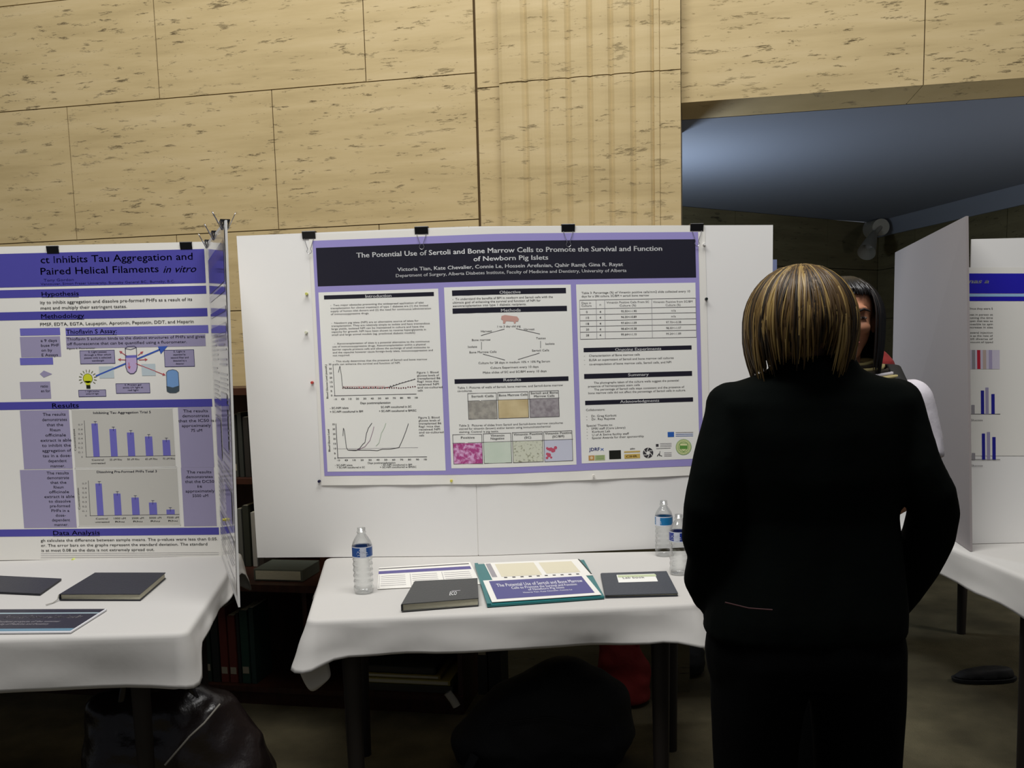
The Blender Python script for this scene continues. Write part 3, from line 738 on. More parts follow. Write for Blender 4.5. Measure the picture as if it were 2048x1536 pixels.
mb = MB(); S.disc(mb, 1296, 905.5, 10.5, DGY, LB+2.5, 24, 4)
for k in range(6):
    a = k*math.pi/3; S.line(mb, [(1296+4.5*math.cos(a), 905.5+4.5*math.sin(a)), (1296+10*math.cos(a+.6), 905.5+10*math.sin(a+.6))], 1.2, WHT, LB+2.7)
mb.build('sponsor_logo', poster, label='round black and white swirl logo')
mb = MB(); S.rect(mb, 1311.5, 888, 1317, 893, DGY, LB+2.5); S.line(mb, [(1312, 897), (1341, 896)], .7, DGY, LB+2.5)
for y in (887, 890, 893): S.line(mb, [(1320, y), (1343, y-.5)], .8, LGY, LB+2.5)
mb.build('sponsor_logo', poster, label='small grey crest logo')
mb = MB(); S.line(mb, [(1314, 912.5), (1318, 907), (1320, 911), (1324, 912)], 1.4, DGY, LB+2.5); S.line(mb, [(1320, 902), (1318, 912)], 1, DGY, LB+2.5)
for y in (905.5, 909, 912): S.line(mb, [(1328, y), (1343, y-.3)], 1, LGY, LB+2.5)
mb.build('sponsor_logo', poster, label='grey line drawn logo')
mb = MB(); SG = ink('seal_green', 96, 150, 70); SY = ink('seal_yellow', 218, 220, 165)
S.disc(mb, 1367, 894, 16, SG, LB+2.4, 32); S.disc(mb, 1367, 894, 15, SY, LB+2.6, 32); S.disc(mb, 1367, 894, 11, SG, LB+2.8, 32, 10)
for k in range(26):
    a = 2*math.pi*k/26; S.disc(mb, 1367+12.8*math.cos(a), 894+12.8*math.sin(a), .9, SG, LB+2.9, 5)
S.polyg(mb, [(1359, 886), (1375, 886), (1375, 897), (1367, 904), (1359, 897)], SG, LB+3); S.polyg(mb, [(1360, 887), (1374, 887), (1374, 891), (1360, 891)], SY, LB+3.2); S.polyg(mb, [(1361, 898), (1373, 898), (1367, 902.5)], SY, LB+3.2)
mb.build('sponsor_logo', poster, label='round green and yellow university seal')
mb = MB(); S.rect(mb, 1335, 864, 1348, 873.5, BLU, LB+2.5)
for y, c in ((865, LGY), (868.5, BLU), (872, BLU)): S.line(mb, [(1351, y), (1386, y-.6)], 1.0, c, LB+2.5)
mb.build('sponsor_logo', poster, label='bright blue square logo')

# ------------------------------------------------------------------ left poster
PUR = ink('purple', 78, 74, 160); PUR2 = ink('mid_purple', 112, 108, 186); PL = ink('pale_purple', 156, 149, 178); NAV = ink('navy_text', 26, 24, 84)
SL = Sheet([(80, 506), (408, 498), (438, 1068), (120, 1071)], surfL, (0, -1, 0))
def leftposter():
    p = thing('research_poster', 'purple poster with bar charts and a light bulb diagram on the left board', 'poster', SL.P(SL.W/2, SL.Hh, 0))
    mb = MB(); X0 = -200
    SL.rect_uv(mb, X0-12, -14, SL.W+12, SL.Hh+50, M_PAPER, 2, 60); mb.build('paper_sheet', p)
    l = 3.0
    mb = MB(); x1, y1 = SL.inv(410, 566); SL.rect_uv(mb, X0, 0, SL.W+.5, y1, PUR, l)
    SL.text(mb, 'ct Inhibits Tau Aggregation and', 82, 526.5, 386, 13.5, NAV, l+.8, bold=.008)
    SL.text(mb, 'Paired Helical Filaments', 82, 549.5, 318, 13.5, NAV, l+.8, bold=.008); SL.text(mb, 'in vitro', 327, 545.5, 393, 13.5, NAV, l+.8, bold=.008, italic=.35)
    SL.text(mb, 'Tony Gordon', 88, 563, 148, 5, NAV, l+.8); SL.text(mb, 'Vancouver, Simon Fraser University, Burnaby General BC., Burnaby, B.C.', 82, 570.5, 350, 4.6, NAV, l+.8)
    mb.build('title_banner', p)
    def band(ya, yb, t, a, b, base, h, m=PUR, left=None, right=None, ic=NAV, under=True):
        mb = MB(); _, va = SL.inv(250, ya); _, vb = SL.inv(250, yb)
        SL.rect_uv(mb, X0 if left is None else SL.inv(left, ya)[0], va, SL.W+.5 if right is None else SL.inv(right, ya)[0], vb, m, l)
        SL.text(mb, t, a, base, b, h, ic, l+.8, bold=.012)
        if under: SL.line(mb, [(a, base+2), (b, base+1.4)], .9, ic, l+.8)
        mb.build('heading_bar', p)
    band(575, 591, 'Hypothesis', 84, 158, 592.5, 8.5)
    band(619.5, 636, 'Methodology', 83, 169, 637, 8.5)
    band(653.5, 669.5, 'Thioflavin S Assay:', 133, 234, 668, 8.5, PUR2, left=131)
    band(800.5, 816, 'Results', 105, 158, 815.5, 9.0)
    band(1056.5, 1071, 'Data Analysis', 107, 200, 1070, 9.0)
    def tb(lines, ax, ay, bx, dy, h, ic=GRY, bold=.004, box=None, bm=PL, name='text_block', fr=False):
        mb = MB()
        if box:
            SL.rect(mb, *box, bm, l+.1)
            if fr: SL.frame(mb, *box, .9, NAV, l+.5)
        SL.para(mb, lines, ax, ay, bx, dy, h, ic, l+.8, bold); mb.build(name, p)
    tb([('ity to inhibit aggregation and dissolve pre-formed PHFs as a result of its', 0, 1), ('ment and multiply their astringent tastes.', 0, .57)], 81, 608, 385, 11.0, 6.2)
    tb([('PMSF, EDTA, EGTA, Leupeptin, Aprotinin, Pepstatin, DDT, and Heparin', 0, 1)], 81, 652, 388, 10, 6.2)
    tb([('Thioflavin S solution binds to the distinct structures of PHFs and gives', 0, 1), ('off fluorescence that can be quantified using a fluorometer.', 0, .87)], 134, 681, 410, 9.6, 5.6, NAV, box=(132, 674, 412, 692))
    tb([('Figure 4. Fluorometer', 0, 1)], 135, 698.5, 191, 5, 3.0)
    tb([('a 9 days', 0, .9), ('buse PHF', 0, 1), ('on by', 0, .6), ('E Assays', 0, .9)], 82, 684, 118, 9.5, 5.6, NAV, box=(40, 674, 123, 713))
    for bx in ((40, 657, 121, 670), (40, 716, 107, 729)):
        mb = MB(); SL.rect(mb, *bx, PUR2, l); mb.build('heading_bar', p)
    tb([('ratio', 0, .8), ('en for', 0, 1)], 82, 775, 100, 9.5, 5.6, NAV, box=(40, 764, 103, 797))
    mb = MB(); SL.polyg(mb, [(80, 748), (88, 741), (105, 748), (88, 755)], PL, l+.2); mb.build('flow_arrow', p)
    # diagram
    mb = MB(); BLa = ink('arrow_blue', 62, 92, 178); RDa = ink('arrow_red', 186, 84, 92)
    SL.line(mb, [(192, 752), (252, 727)], 3, BLa, l+.5); SL.line(mb, [(272, 719), (320, 699)], 3, BLa, l+.5); SL.polyg(mb, [(316, 693), (336, 692), (322, 708)], BLa, l+.5); mb.build('arrow', p, label='thick blue arrow')
    for a, b in (((254, 712), (242, 704)), ((253, 720), (240, 719)), ((276, 711), (284, 705)), ((278, 720), (292, 719)), ((272, 727), (328, 749)), ((258, 725), (259, 735))):
        mb = MB(); SL.line(mb, [a, b], 1.4, RDa, l+.7); d = (V(b)-V(a)).normalized(); n = V((-d.y, d.x)); e = V(b)
        SL.polyg(mb, [e+d*4, e-d*2+n*3, e-d*2-n*3], RDa, l+.8); mb.build('arrow', p, label='thin red arrow')
    mb = MB(); TBx = ink('tube_outline', 60, 58, 90)
    pts = [(251, 697), (252, 734), (255, 743), (261, 747.5), (268, 747), (273, 742), (275, 734), (273, 695)]
    SL.polyg(mb, [(252, 714), (253, 734), (256, 742), (261, 746.5), (268, 746), (272.5, 741), (274, 733), (273, 713)], ink('tube_fill', 190, 168, 205), l+.6)
    SL.polyg(mb, [(251.5, 711), (252, 716), (274, 715), (274, 710)], PUR2, l+.7); SL.line(mb, pts, 1.2, TBx, l+.8); SL.line(mb, [(250, 697), (256, 693), (269, 692), (273, 695), (262, 699), (250, 697)], 1, TBx, l+.8); mb.build('test_tube_drawing', p)
    for bx in ((198, 733, 229, 756), (283, 728, 312, 751)):
        mb = MB(); SL.rect(mb, *bx, ink('pale_green', 188, 200, 204), l+.3); mb.build('shaded_square', p)
    mb = MB(); YEL = ink('bulb_yellow', 208, 212, 50); OLV = ink('bulb_outline', 90, 96, 40)
    SL.disc(mb, 176, 757, 10, OLV, l+.5); SL.disc(mb, 176, 757, 9, YEL, l+.7); SL.polyg(mb, [(170, 762), (182, 762), (180, 771), (173, 771)], YEL, l+.7); SL.rect(mb, 173, 770, 181.5, 777, KHK, l+.9)
    for k in range(12):
        a = math.pi*(.82+k*.124); SL.line(mb, [(176+12.5*math.cos(a), 757+12.5*math.sin(a)), (176+18*math.cos(a), 757+18*math.sin(a))], 1.3, OLV, l+.6)
    mb.build('light_bulb_drawing', p)
    mb = MB(); CY1 = ink('cylinder_blue', 120, 158, 205); CY2 = ink('cylinder_dark', 72, 84, 92)
    SL.polyg(mb, [(333, 745), (336, 741), (346, 739), (354, 742), (357, 746), (359, 778), (334, 778)], CY1, l+.5); SL.polyg(mb, [(333, 772), (346, 775), (359, 771), (359, 782), (352, 786), (340, 786), (334, 783)], CY2, l+.7)
    SL.line(mb, [(333, 745), (334, 774)], 1, DGY, l+.8); SL.line(mb, [(357, 745), (358.5, 772)], 1, DGY, l+.8); SL.line(mb, [(333, 745), (337, 741), (346, 739), (353, 741), (357, 745)], 1, DGY, l+.8); mb.build('detector_drawing', p)
    for bx, ls in (((159.5, 701, 231, 727), ('2. Light passes', 'through a filter which', 'passes only a selected', 'wavelength')), ((328, 700, 390, 733), ('5. Light is', 'separated by', 'second filter and', 'detected by a', 'detector')),
                   ((157, 780, 213, 793), ('1. Light source', 'emits UV light')), ((231.5, 767, 301, 786), ('3. Protein gel', 'emits UV light at', 'red light'))):
        n = len(ls); dy = (bx[3]-bx[1]-3)/n; cw = bx[2]-bx[0]-8
        tb([(t, .5-len(t)/2/26, .5+len(t)/2/26) for t in ls], bx[0]+4, bx[1]+dy*.85, bx[2]-4, dy, min(4.2, dy*.6), NAV, .01, bx, PL, 'caption_box', True)
    # results
    tb([(t, .5-len(t)/2/16, .5+len(t)/2/16) for t in ('The results', 'demonstrates', 'that the', 'Rheum', 'officinale', 'extract is able', 'to inhibit the', 'aggregation of', 'tau in a dose-', 'dependent', 'manner.')], 76, 832, 142, 10.4, 6.0, NAV, .004, (40, 821, 146, 937), name='results_panel')
    tb([(t, .5-len(t)/2/16, .5+len(t)/2/16) for t in ('The results', 'demonstrate', 'that the', 'Rheum', 'officinale', 'extract is able', 'to dissolve', 'pre-formed', 'PHFs in a', 'dose-', 'dependent', 'manner.')], 84, 949, 148, 9.6, 5.8, NAV, .004, (40, 940, 154, 1055), name='results_panel')
    tb([(t, .5-len(t)/2/15, .5+len(t)/2/15) for t in ('The results', 'demonstrates', 'that the IC50 is', 'approximately', '75 uM')], 358, 825, 425, 9.7, 5.8, NAV, .004, (356, 815, 429, 934), name='results_panel')
    tb([(t, .5-len(t)/2/15, .5+len(t)/2/15) for t in ('The results', 'demonstrates', 'that the DC50', 'is', 'approximately', '5500 uM')], 365, 947, 432, 9.6, 5.8, NAV, .004, (362, 935, 434, 1052), name='results_panel')
    for (bx, ttl, tx0, tx1, tyb, xs, tops, base, labs) in (
        ((142, 819, 353, 934), 'Inhibiting Tau Aggregation Trial 5', 187, 302, 828, (183, 219, 254, 290, 325), (847, 858, 865, 873, 880), 913.5, ('Control', '25 uM Rhu', '50 uM Rhu', '65 uM Rhu', '75 uM Rhu')),
        ((150, 938, 362, 1051), 'Dissolving Pre-Formed PHFs Total 3', 194, 314, 946, (191, 227, 263, 298, 333), (967, 987, 995, 1005, 1019), 1031, ('Control', '1000 uM', '2500 uM', '5000 uM', '7500 uM'))):
        mb = MB(); SL.rect(mb, *bx, ink('chart_paper', 196, 193, 184), l+.1); SL.frame(mb, *bx, .9, WHT, l+.3)
        SL.text(mb, ttl, tx0, tyb, tx1, 4.6, NAV, l+.8, bold=.02)
        ax0 = xs[0]-12; SL.line(mb, [(ax0-2, tops[0]-6), (ax0+2, base+.5)], .9, DGY, l+.5); SL.line(mb, [(ax0+1, base+.5), (xs[-1]+26, base-2.5)], .9, DGY, l+.5)
        for k in range(8): SL.text(mb, '0.%d' % k if k else '0', ax0-14+(k == 0)*6, base+2-k*9.2, ax0-5, 3.4, GRY, l+.6)
        SL.text(mb, 'Concentration', ax0-18, base-12, 44, 4, DGY, l+.6, rot=1, bold=.01)
        for k, (x, t) in enumerate(zip(xs, tops)):
            b_ = base-.6*k-.3
            SL.rect(mb, x, t, x+17, b_, PUR2, l+.6); SL.line(mb, [(x+8, t-4), (x+8, t+4)], .8, NAV, l+.9); SL.line(mb, [(x+5, t-4), (x+11, t-4)], .8, NAV, l+.9)
            SL.text(mb, labs[k], x+1, base+8-k*.6, x+25, 3.6, DGY, l+.8, bold=.01)
            if base > 1000 or k == 0: SL.text(mb, 'Rhu' if k else 'untreated', x+4 if k else x, base+14.5-k*.6, x+(22 if k else 28), 3.4, DGY, l+.8, bold=.01)
        mb.build('bar_chart', p)
    tb([('gh calculate the difference between sample means. The p-values were less than 0.05.', 0, 1), ('er. The error bars on the graphs represent the standard deviation. The standard', 0, .94), ('is at most 0.08 so the data is not extremely spread out.', 0, .64)], 82, 1083.5, 436, 10.3, 5.8)
    mb = MB()
    for y in (1107, 1111, 1115): SL.line(mb, [(82, y), (438, y-2)], .6, LGY, l+.3)
    mb.build('ruled_lines', p)
    return p
leftposter()

# wing poster (laminated sheet on the folded-out wing)
Wh = (wbf-wb); Wn = nWg
def wingP(a, z, layer=0):      # a 0..1 from fold to the free edge
    return V((wb.x+Wh.x*a+ (wtb.x-wb.x)*(1-a)*(z-ZB)/(wtb.z-ZB) + (wtf.x-wbf.x)*a*(z-ZB)/(wtf.z-ZB), wb.y+Wh.y*a, z)) + Wn*(.0012+.0006*layer)
zt = lambda a: wtb.z+(wtf.z-wtb.z)*a-.012
wp = thing('research_poster', 'glossy lavender poster on the wing folded towards the camera', 'poster', wingP(.5, ZT+.05))
mb = MB(); rows = []
for j in range(13):
    rows.append([wingP(.03+.94*i/12, (ZT+.03)+(zt(.03+.94*i/12)-ZT-.03)*j/12, .6*math.sin(i*.9+j*.3)+1) for i in range(13)])
mb.grid(rows, M_PAPERL, True); mb.build('paper_sheet', wp)
LPU = mat('print_laminated_purple', C(96, 90, 150), .10, spec=.8); LMV = mat('print_laminated_mauve', C(120, 105, 122), .12, spec=.8); LGR = mat('print_laminated_text', C(140, 138, 150), .12, spec=.8)
def wrect(name, a0, z0, a1, z1, m, lay=3.2, label=None):
    mb = MB(); mb.grid([[wingP(a0+(a1-a0)*i/6, z0, lay) for i in range(7)], [wingP(a0+(a1-a0)*i/6, z1, lay) for i in range(7)]], m, False); mb.build(name, wp, label=label)
zb = lambda py: at_y(430, py, 3.05).z
wrect('title_banner', .10, 1.835, .93, 1.80, LMV)
for a, b in ((500, 576), (582, 594), (620, 630), (652, 668), (802, 812), (1052, 1066)): wrect('heading_bar', .10, zb(b), .93, zb(a), LPU)  # bars repeat the left poster's bands, a reflection in the gloss painted as print
for k, (a, b) in enumerate(((.12, .46), (.52, .90))):
    mb = MB()
    for j in range(52):
        z = 1.60 - j*.0155
        if (j*7+k*3) % 11 < 2: continue
        e = b-(.08 if j % 5 == 4 else 0)
        mb.poly([wingP(a, z, 3), wingP(e, z, 3), wingP(e, z-.006, 3), wingP(a, z-.006, 3)], LGR)
    mb.build('text_column', wp)
for a, z0, z1 in ((.55, 1.38, 1.20), (.15, 1.28, 1.14), (.6, 1.08, .98)): wrect('chart_block', a, z1, a+.3, z0, LPU, 4)

# ------------------------------------------------------------------ right poster
def surfR(px, py): return at_y(px, py, DR)
SR = Sheet([(1937, 538), (2037, 538), (2037, 938), (1942, 938)], surfR, (0, -1, 0))
rp = thing('research_poster', 'poster with bright blue heading and red bar at the right edge', 'poster', SR.P(50, 400, 0))
mb = MB(); SR.rect_uv(mb, 0, -3, 420, 372, M_PAPER, 2.4, 60); mb.build('paper_sheet', rp)
RB = ink('royal_blue', 36, 30, 170); RL = ink('sky_blue', 150, 190, 225); RR = ink('bar_red', 190, 40, 60); NV = ink('bar_navy', 34, 34, 140)
mb = MB(); SR.rect(mb, 1937, 547, 2300, 587, RB, 3.4); SR.text(mb, 'nas a', 1936, 566.5, 1976, 8, TW, 4.4, bold=.03, italic=.3); mb.build('title_banner', rp)
mb = MB(); SR.rect(mb, 1937, 588, 2300, 593, RL, 3.4); SR.rect(mb, 1937, 593.5, 2300, 602, RB, 3.6); mb.build('heading_bar', rp)
for y0, ls in ((619, ('Once they were 5', )), (631, ('met in person at', 'cutting the time', 'open that was so', 'possible to spin', 'increase in size')), (667, ('several injection', 'so as the rate of', 'still diverse of', 'amount of typed'))):
    mb = MB(); SR.para(mb, [(t, 0, 1) for t in ls], 1937, y0, 1985, 6.2, 3.6, GRY, 3.6, .004); mb.build('text_block', rp)
mb = MB(); SR.rect(mb, 1940, 700, 1999, 738, ink('chart_lilac', 205, 198, 212), 3.4)
for x, c in ((1943, LGY), (1953.5, RR), (1965, ink('bar_tan', 190, 170, 160)), (1977, ink('bar_lilac', 170, 160, 190))): SR.rect(mb, x, 700, x+7, 738, c, 3.8)
mb.build('bar_chart', rp)
for yb, hts in ((828, ((1942, 18, LGY), (1961, 47, NV), (1970, 53, PL), (1982, 40, NV))), (919, ((1943, 13, LGY), (1963, 52, NV), (1973, 55, PL), (1984, 45, NV)))):
    mb = MB(); SR.line(mb, [(1939, yb), (2000, yb)], 1, DGY, 3.6); SR.text(mb, 'Glucose', 1940, yb+14, 1965, 4, GRY, 3.6)
    for x, h, c in hts: SR.rect(mb, x, yb-h, x+7, yb, c, 3.8)
    mb.build('bar_chart', rp)

# ------------------------------------------------------------------ binder clips
def make_clip(name, label, top, wdir, ndir, w=.048, h=.026, up=False, group=None, side=1, back=.016, handles=True):
    """top: top-centre of the board edge; ndir: board's front normal"""
    wdir = V(wdir).normalized(); ndir = V(ndir).normalized(); z = V((0, 0, 1)); t = thing(name, label, 'binder clip', top, group)
    c = V(top)-ndir*.004
    mb = MB(); pr = [(-back*.75, .006), (back*.75, .006), (back*.75+.001, .004), (.0072, -h+.006), (.0056, -h+.005), (back*.75-.003, .002), (-back*.75+.003, .002), (-.0056, -h+.005), (-.0072, -h+.006), (-back*.75-.001, .004)]
    rows = [[c+wdir*(w/2*s)+ndir*a+z*b for a, b in pr] for s in (-1, 1)]
    mb.grid(rows, M_BLACKM, False, True); mb.poly(rows[0], M_BLACKM); mb.poly(list(reversed(rows[1])), M_BLACKM); mb.build('clip_body', t)
    for s in ((1, -1) if handles else (-1,)):
        base = c+ndir*s*.0085+z*(-h+.006); d = (z*(-1)+ndir*s*.10).normalized() if not up else (z+ndir*s*.5).normalized()
        pts = [base+wdir*w*.36, base+wdir*w*.22+d*.020, base+wdir*.006+d*.034]
        for k in range(9):
            a = -math.pi*.35+(k/8)*math.pi*1.7
            pts.append(base+d*(.044-.010*math.cos(a+.0)*1.0)+wdir*(.009*math.cos((k/8)*math.pi*2*.9-.3) if k else .006))
        pts = [base+wdir*w*.36, base+wdir*w*.24+d*.018, base+wdir*.005+d*.038, base+wdir*.009+d*.046, base+wdir*.006+d*.053, base+d*.056, base-wdir*.006+d*.053, base-wdir*.009+d*.046, base-wdir*.005+d*.038, base-wdir*w*.24+d*.018, base-wdir*w*.36]
        mb = MB(); mb.tube(pts, .0011, M_WIRE, 6); mb.build('wire_handle', t)
    return t
for x, y, lab in ((618, 466, 'black binder clip at the left end of the central board top'), (843, 456, 'black binder clip above the title start on the central board'),
                  (1136, 452.5, 'black binder clip above the title end on the central board'), (1393, 451.5, 'black binder clip at the right end of the central board top')):
    p = surfC(x, y); n = nL if x < 957 else nR
    q = (tl, tm) if x < 957 else (tm, tr); k = (p.x-q[0].x)/(q[1].x-q[0].x); p.z = q[0].z+(q[1].z-q[0].z)*k
    make_clip('binder_clip', lab, p, V((-n.y, n.x, 0)), n, group='binder clips along the central board')
for x, lab in ((106, 'black binder clip at the left end of the left board top'), (373, 'black binder clip above the word and on the left board')):
    p = surfL(x, 494); k = (p.x-ltl.x)/(ltr.x-ltl.x); p.z = ltl.z+(ltr.z-ltl.z)*k
    make_clip('binder_clip', lab, p, (1, 0, 0), (0, -1, 0), w=.044, group='binder clips along the left board', handles=False)
for a, lab in ((.05, 'rearmost binder clip on the folded wing of the left board'), (.48, 'middle binder clip on the folded wing of the left board'), (.92, 'frontmost binder clip on the folded wing of the left board')):
    p = wtb+(wtf-wtb)*a; make_clip('binder_clip', lab, p, Wh, Wn, w=.05, up=True, group='binder clips along the folded wing', back=.018)

# push pins
def pin(px, py, surf, col, label, out=(0, -1, 0), r=.0052):
    p = surf(px, py); o = V(out); mb = MB(); m = mat('pin_'+str(col), C(*col), .3)
    mb.tube([p+o*.001, p+o*.004, p+o*.0045, p+o*.011, p+o*.0115, p+o*.014], [r, r, r*.55, r*.6, r, r*.9], m, 14)
    tag(mb.build('push_pin'), label, 'push pin', 'push pins in the boards')
pin(614, 588, surfC, (205, 205, 110), 'yellow push pin on the central board, left of the Introduction heading')
pin(625, 765, surfC, (190, 70, 60), 'red push pin at the left of the central poster')
pin(639, 962, surfC, (25, 25, 60), 'dark blue push pin below the lower left corner of the central poster')
pin(903, 961, surfC, (215, 205, 95), 'yellow push pin at the bottom edge of the central poster')
pin(1187, 951, surfC, (222, 218, 208), 'white push pin at the bottom edge of the central poster')
pin(1412, 598, surfC, (22, 30, 28), 'black push pin right of the central poster table')
pin(148, 1119, surfL, (210, 222, 90), 'yellow push pin at the bottom of the left poster')
pin(1408, 489, surfC, (224, 222, 218), 'white push pin right of the central black banner')
pin(613, 665, surfC, (214, 214, 190), 'cream push pin left of the central poster text')
p = wingP(.55, zb(1040), 3); mb = MB(); mb.tube([p, p+Wn*.004, p+Wn*.005, p+Wn*.012], [.006, .006, .0035, .0055], mat('pin_olive', C(190, 180, 70), .3), 12)
tag(mb.build('push_pin'), 'olive yellow push pin on the folded wing', 'push pin', 'push pins in the boards')

# ------------------------------------------------------------------ things on the tables
ZC2 = ZT+.0022
def quad(ps, z=ZC2): return [at_z(x, y, z) for x, y in ps]
def square_up(q):   # TL,TR,BR,BL -> keep, as measured
    return q
def notebook(name, label, px, th, cover, extra=None, cat='notebook', spine='left'):
    """px: photographed corners of the top cover TL,TR,BR,BL"""
    q = [at_z(x, y, ZC2+th) for x, y in px]
    dn = lambda p, z: V((p.x, p.y, z)); c = sum(q, V((0, 0, 0)))/4
    t = thing(name, label, cat, (c.x, c.y, ZC2))
    ins = [p+(c-p)*.02 for p in q]
    if spine == 'left': ins[0] = q[0]+(q[1]-q[0])*.008+(q[3]-q[0])*.02; ins[3] = q[3]+(q[2]-q[3])*.008+(q[0]-q[3])*.02
    mb = MB(); mb.hexa([dn(p, ZC2+.0028) for p in reversed(ins)], [dn(p, ZC2+th-.0026) for p in reversed(ins)], M_PAGES); mb.build('page_block', t)
    mb = MB()
    mb.hexa([dn(p, ZC2+th-.0024) for p in reversed(q)], [dn(p, ZC2+th) for p in reversed(q)], cover)
    mb.build('front_cover', t)
    mb = MB(); mb.hexa([dn(p, ZC2+.0002) for p in reversed(q)], [dn(p, ZC2+.0026) for p in reversed(q)], cover); mb.build('back_cover', t)
    e = (q[0]-q[1]).normalized()*.0035
    mb = MB(); mb.hexa([dn(q[3], ZC2), dn(q[3]+e, ZC2+.003), dn(q[0]+e, ZC2+.003), dn(q[0], ZC2)], [dn(q[3], ZC2+th), dn(q[3]+e, ZC2+th-.003), dn(q[0]+e, ZC2+th-.003), dn(q[0], ZC2+th)], cover); mb.build('spine', t)
    return t, q
t, q = notebook('notebook', 'thick black notebook with cream pages on the left table', [(190, 1145), (331, 1145), (280, 1188), (119, 1188)], .021, M_COVER)
mb = MB(); p = V((q[3].x, q[3].y, ZC2+.004)); e = at_z(92, 1210, ZC2+.001)
mb.tube([V((q[3].x-.002, q[3].y, ZC2+.018)), p+V((-.006, -.003, .0)), p+(e-p)*.5+V((0, 0, -.002)), e+V((0, 0, .001))], [(.002, .001)]*4, mat('ribbon_grey', C(150, 148, 138), .6), 6); mb.build('ribbon_marker', t)
notebook('notebook', 'black notebook cut off by the left edge of the view', [(-25, 1150), (123, 1157), (80, 1187), (-80, 1180)], .006, M_COVER)
# dark booklet on the left table
def papersheet(name, label, px, m, th=.0012, cat='paper', z=ZC2):
    q = [at_z(x, y, z+th) for x, y in px]; c = sum(q, V((0, 0, 0)))/4; t = thing(name, label, cat, (c.x, c.y, z))
    mb = MB(); mb.hexa([V((p.x, p.y, z)) for p in reversed(q)], [V((p.x, p.y, z+th)) for p in reversed(q)], m); mb.build('paper_sheet', t)
    sh = Sheet(px, lambda a, b: at_z(a, b, z+th), (0, 0, 1)); return t, sh
t, sh = papersheet('booklet', 'dark booklet with pale blue stripe and lettering near the left table edge', [(-35, 1219), (214, 1218), (141, 1264), (-110, 1266)], mat('booklet_paper', C(214, 214, 216), .5), .004, 'booklet')
mb = MB(); D2 = ink('booklet_navy', 34, 32, 46); SB = ink('booklet_stripe', 96, 132, 152); W, H = sh.W, sh.Hh
sh.rect_uv(mb, 0, 0, W-4, H*.15, D2, 1); sh.rect_uv(mb, 0, H*.15, W-4, H*.20, ink('booklet_pale', 150, 170, 175), 1); sh.rect_uv(mb, 0, H*.20, W-4, H*.84, D2, 1); sh.rect_uv(mb, 0, H*.84, W-4, H*.95, SB, 1)
vs, fs, a_ = text_polys('Summer Poster and the Results', .02, .25); mb.add([sh.P(W*.28+p_*W*.62, H*.40-q_*H*.13, 1.8) for p_, q_ in vs], fs, LGY)
for j, (tt, a0, a1) in enumerate((('Student projects of the summer', .28, .78), ('Faculty of Medicine and Dentistry', .28, .72))):
    vs, fs, a_ = text_polys(tt, 0, 0); mb.add([sh.P(W*(a0+p_*(a1-a0)), H*(.57+.11*j)-q_*H*.07, 1.8) for p_, q_ in vs], fs, LGY)
mb.build('cover_print', t)
# handout with lavender bar
t, sh = papersheet('handout', 'white handout with a dark lavender bar between bottle and teal folder', [(758, 1135), (940, 1124), (962, 1168), (755, 1178)], M_PAPER, .0008, 'paper')
mb = MB(); W, H = sh.W, sh.Hh; sh.rect_uv(mb, 0, H*.06, W*.98, H*.10, DGY, .8); sh.rect_uv(mb, 0, H*.20, W*.98, H*.34, ink('handout_purple', 84, 76, 136), .8)
for k in range(3):
    sh.rect_uv(mb, W*(.01+k*.33), H*.40, W*(.015+k*.33), H*.97, LGY, .8)
    for j in range(6): sh.rect_uv(mb, W*(.03+k*.33), H*(.44+j*.085), W*(.29+k*.33), H*(.455+j*.085), LGY, .8)
mb.build('printed_table', t)
t, q = notebook('notebook', 'charcoal notebook with a small pale emblem left of the teal folder', [(830, 1162), (955, 1156), (957, 1196), (804, 1208)], .024, M_COVERG)
sh = Sheet([(830, 1162), (955, 1156), (957, 1196), (804, 1208)], lambda a, b: at_z(a, b, ZC2+.024), (0, 0, 1))
mb = MB(); W, H = sh.W, sh.Hh
vs, fs, a_ = text_polys('ECO', 0, 0); mb.add([sh.P(W*.58+p_*W*.10, H*.80-q_*H*.16, 1) for p_, q_ in vs], fs, TW)
sh.rect_uv(mb, W*.60, H*.60, W*.73, H*.63, LGY, 1); mb.build('cover_emblem', t)
t, q = notebook('notebook', 'slate notebook with a white label, at the right by the bottles', [(1203, 1146), (1333, 1142), (1356, 1186), (1212, 1190)], .009, M_COVERB)
sh = Sheet([(1203, 1146), (1333, 1142), (1356, 1186), (1212, 1190)], lambda a, b: at_z(a, b, ZC2+.009), (0, 0, 1))
mb = MB(); sh.rect(mb, 1233, 1150, 1316, 1163, WHT, 1); sh.rect(mb, 1235, 1151, 1313, 1153, ink('label_green', 190, 200, 160), 1.8)
sh.text(mb, 'Lab book', 1246, 1158, 1290, 4, DGY, 1.9); mb.build('cover_label', t, label='white label with handwriting')
# teal folder with papers
TEAL = mat('teal_plastic', C(30, 110, 112), .35)
fq = [(949, 1126), (1168, 1117), (1209, 1190), (974, 1207)]
q = [at_z(x, y, ZC2+.012) for x, y in fq]; c = sum(q, V((0, 0, 0)))/4
fold = thing('folder', 'teal folder holding loose papers and a purple title sheet', 'folder', (c.x, c.y, ZC2))
mb = MB(); mb.hexa([V((p.x, p.y, ZC2)) for p in reversed(q)], [V((p.x, p.y, ZC2+.008)) for p in reversed(q)], TEAL); mb.build('folder_cover', fold, bevel=.002)
mb = MB(); e0, e1 = q[0], q[3]; d = (q[1]-q[0]).normalized()*.012
mb.hexa([V((p.x, p.y, ZC2+.0081)) for p in (e1, e1+d, e0+d, e0)], [V((p.x, p.y, ZC2+.012)) for p in (e1, e1+d, e0+d, e0)], TEAL); mb.build('spine', fold)
zf = ZC2+.0083
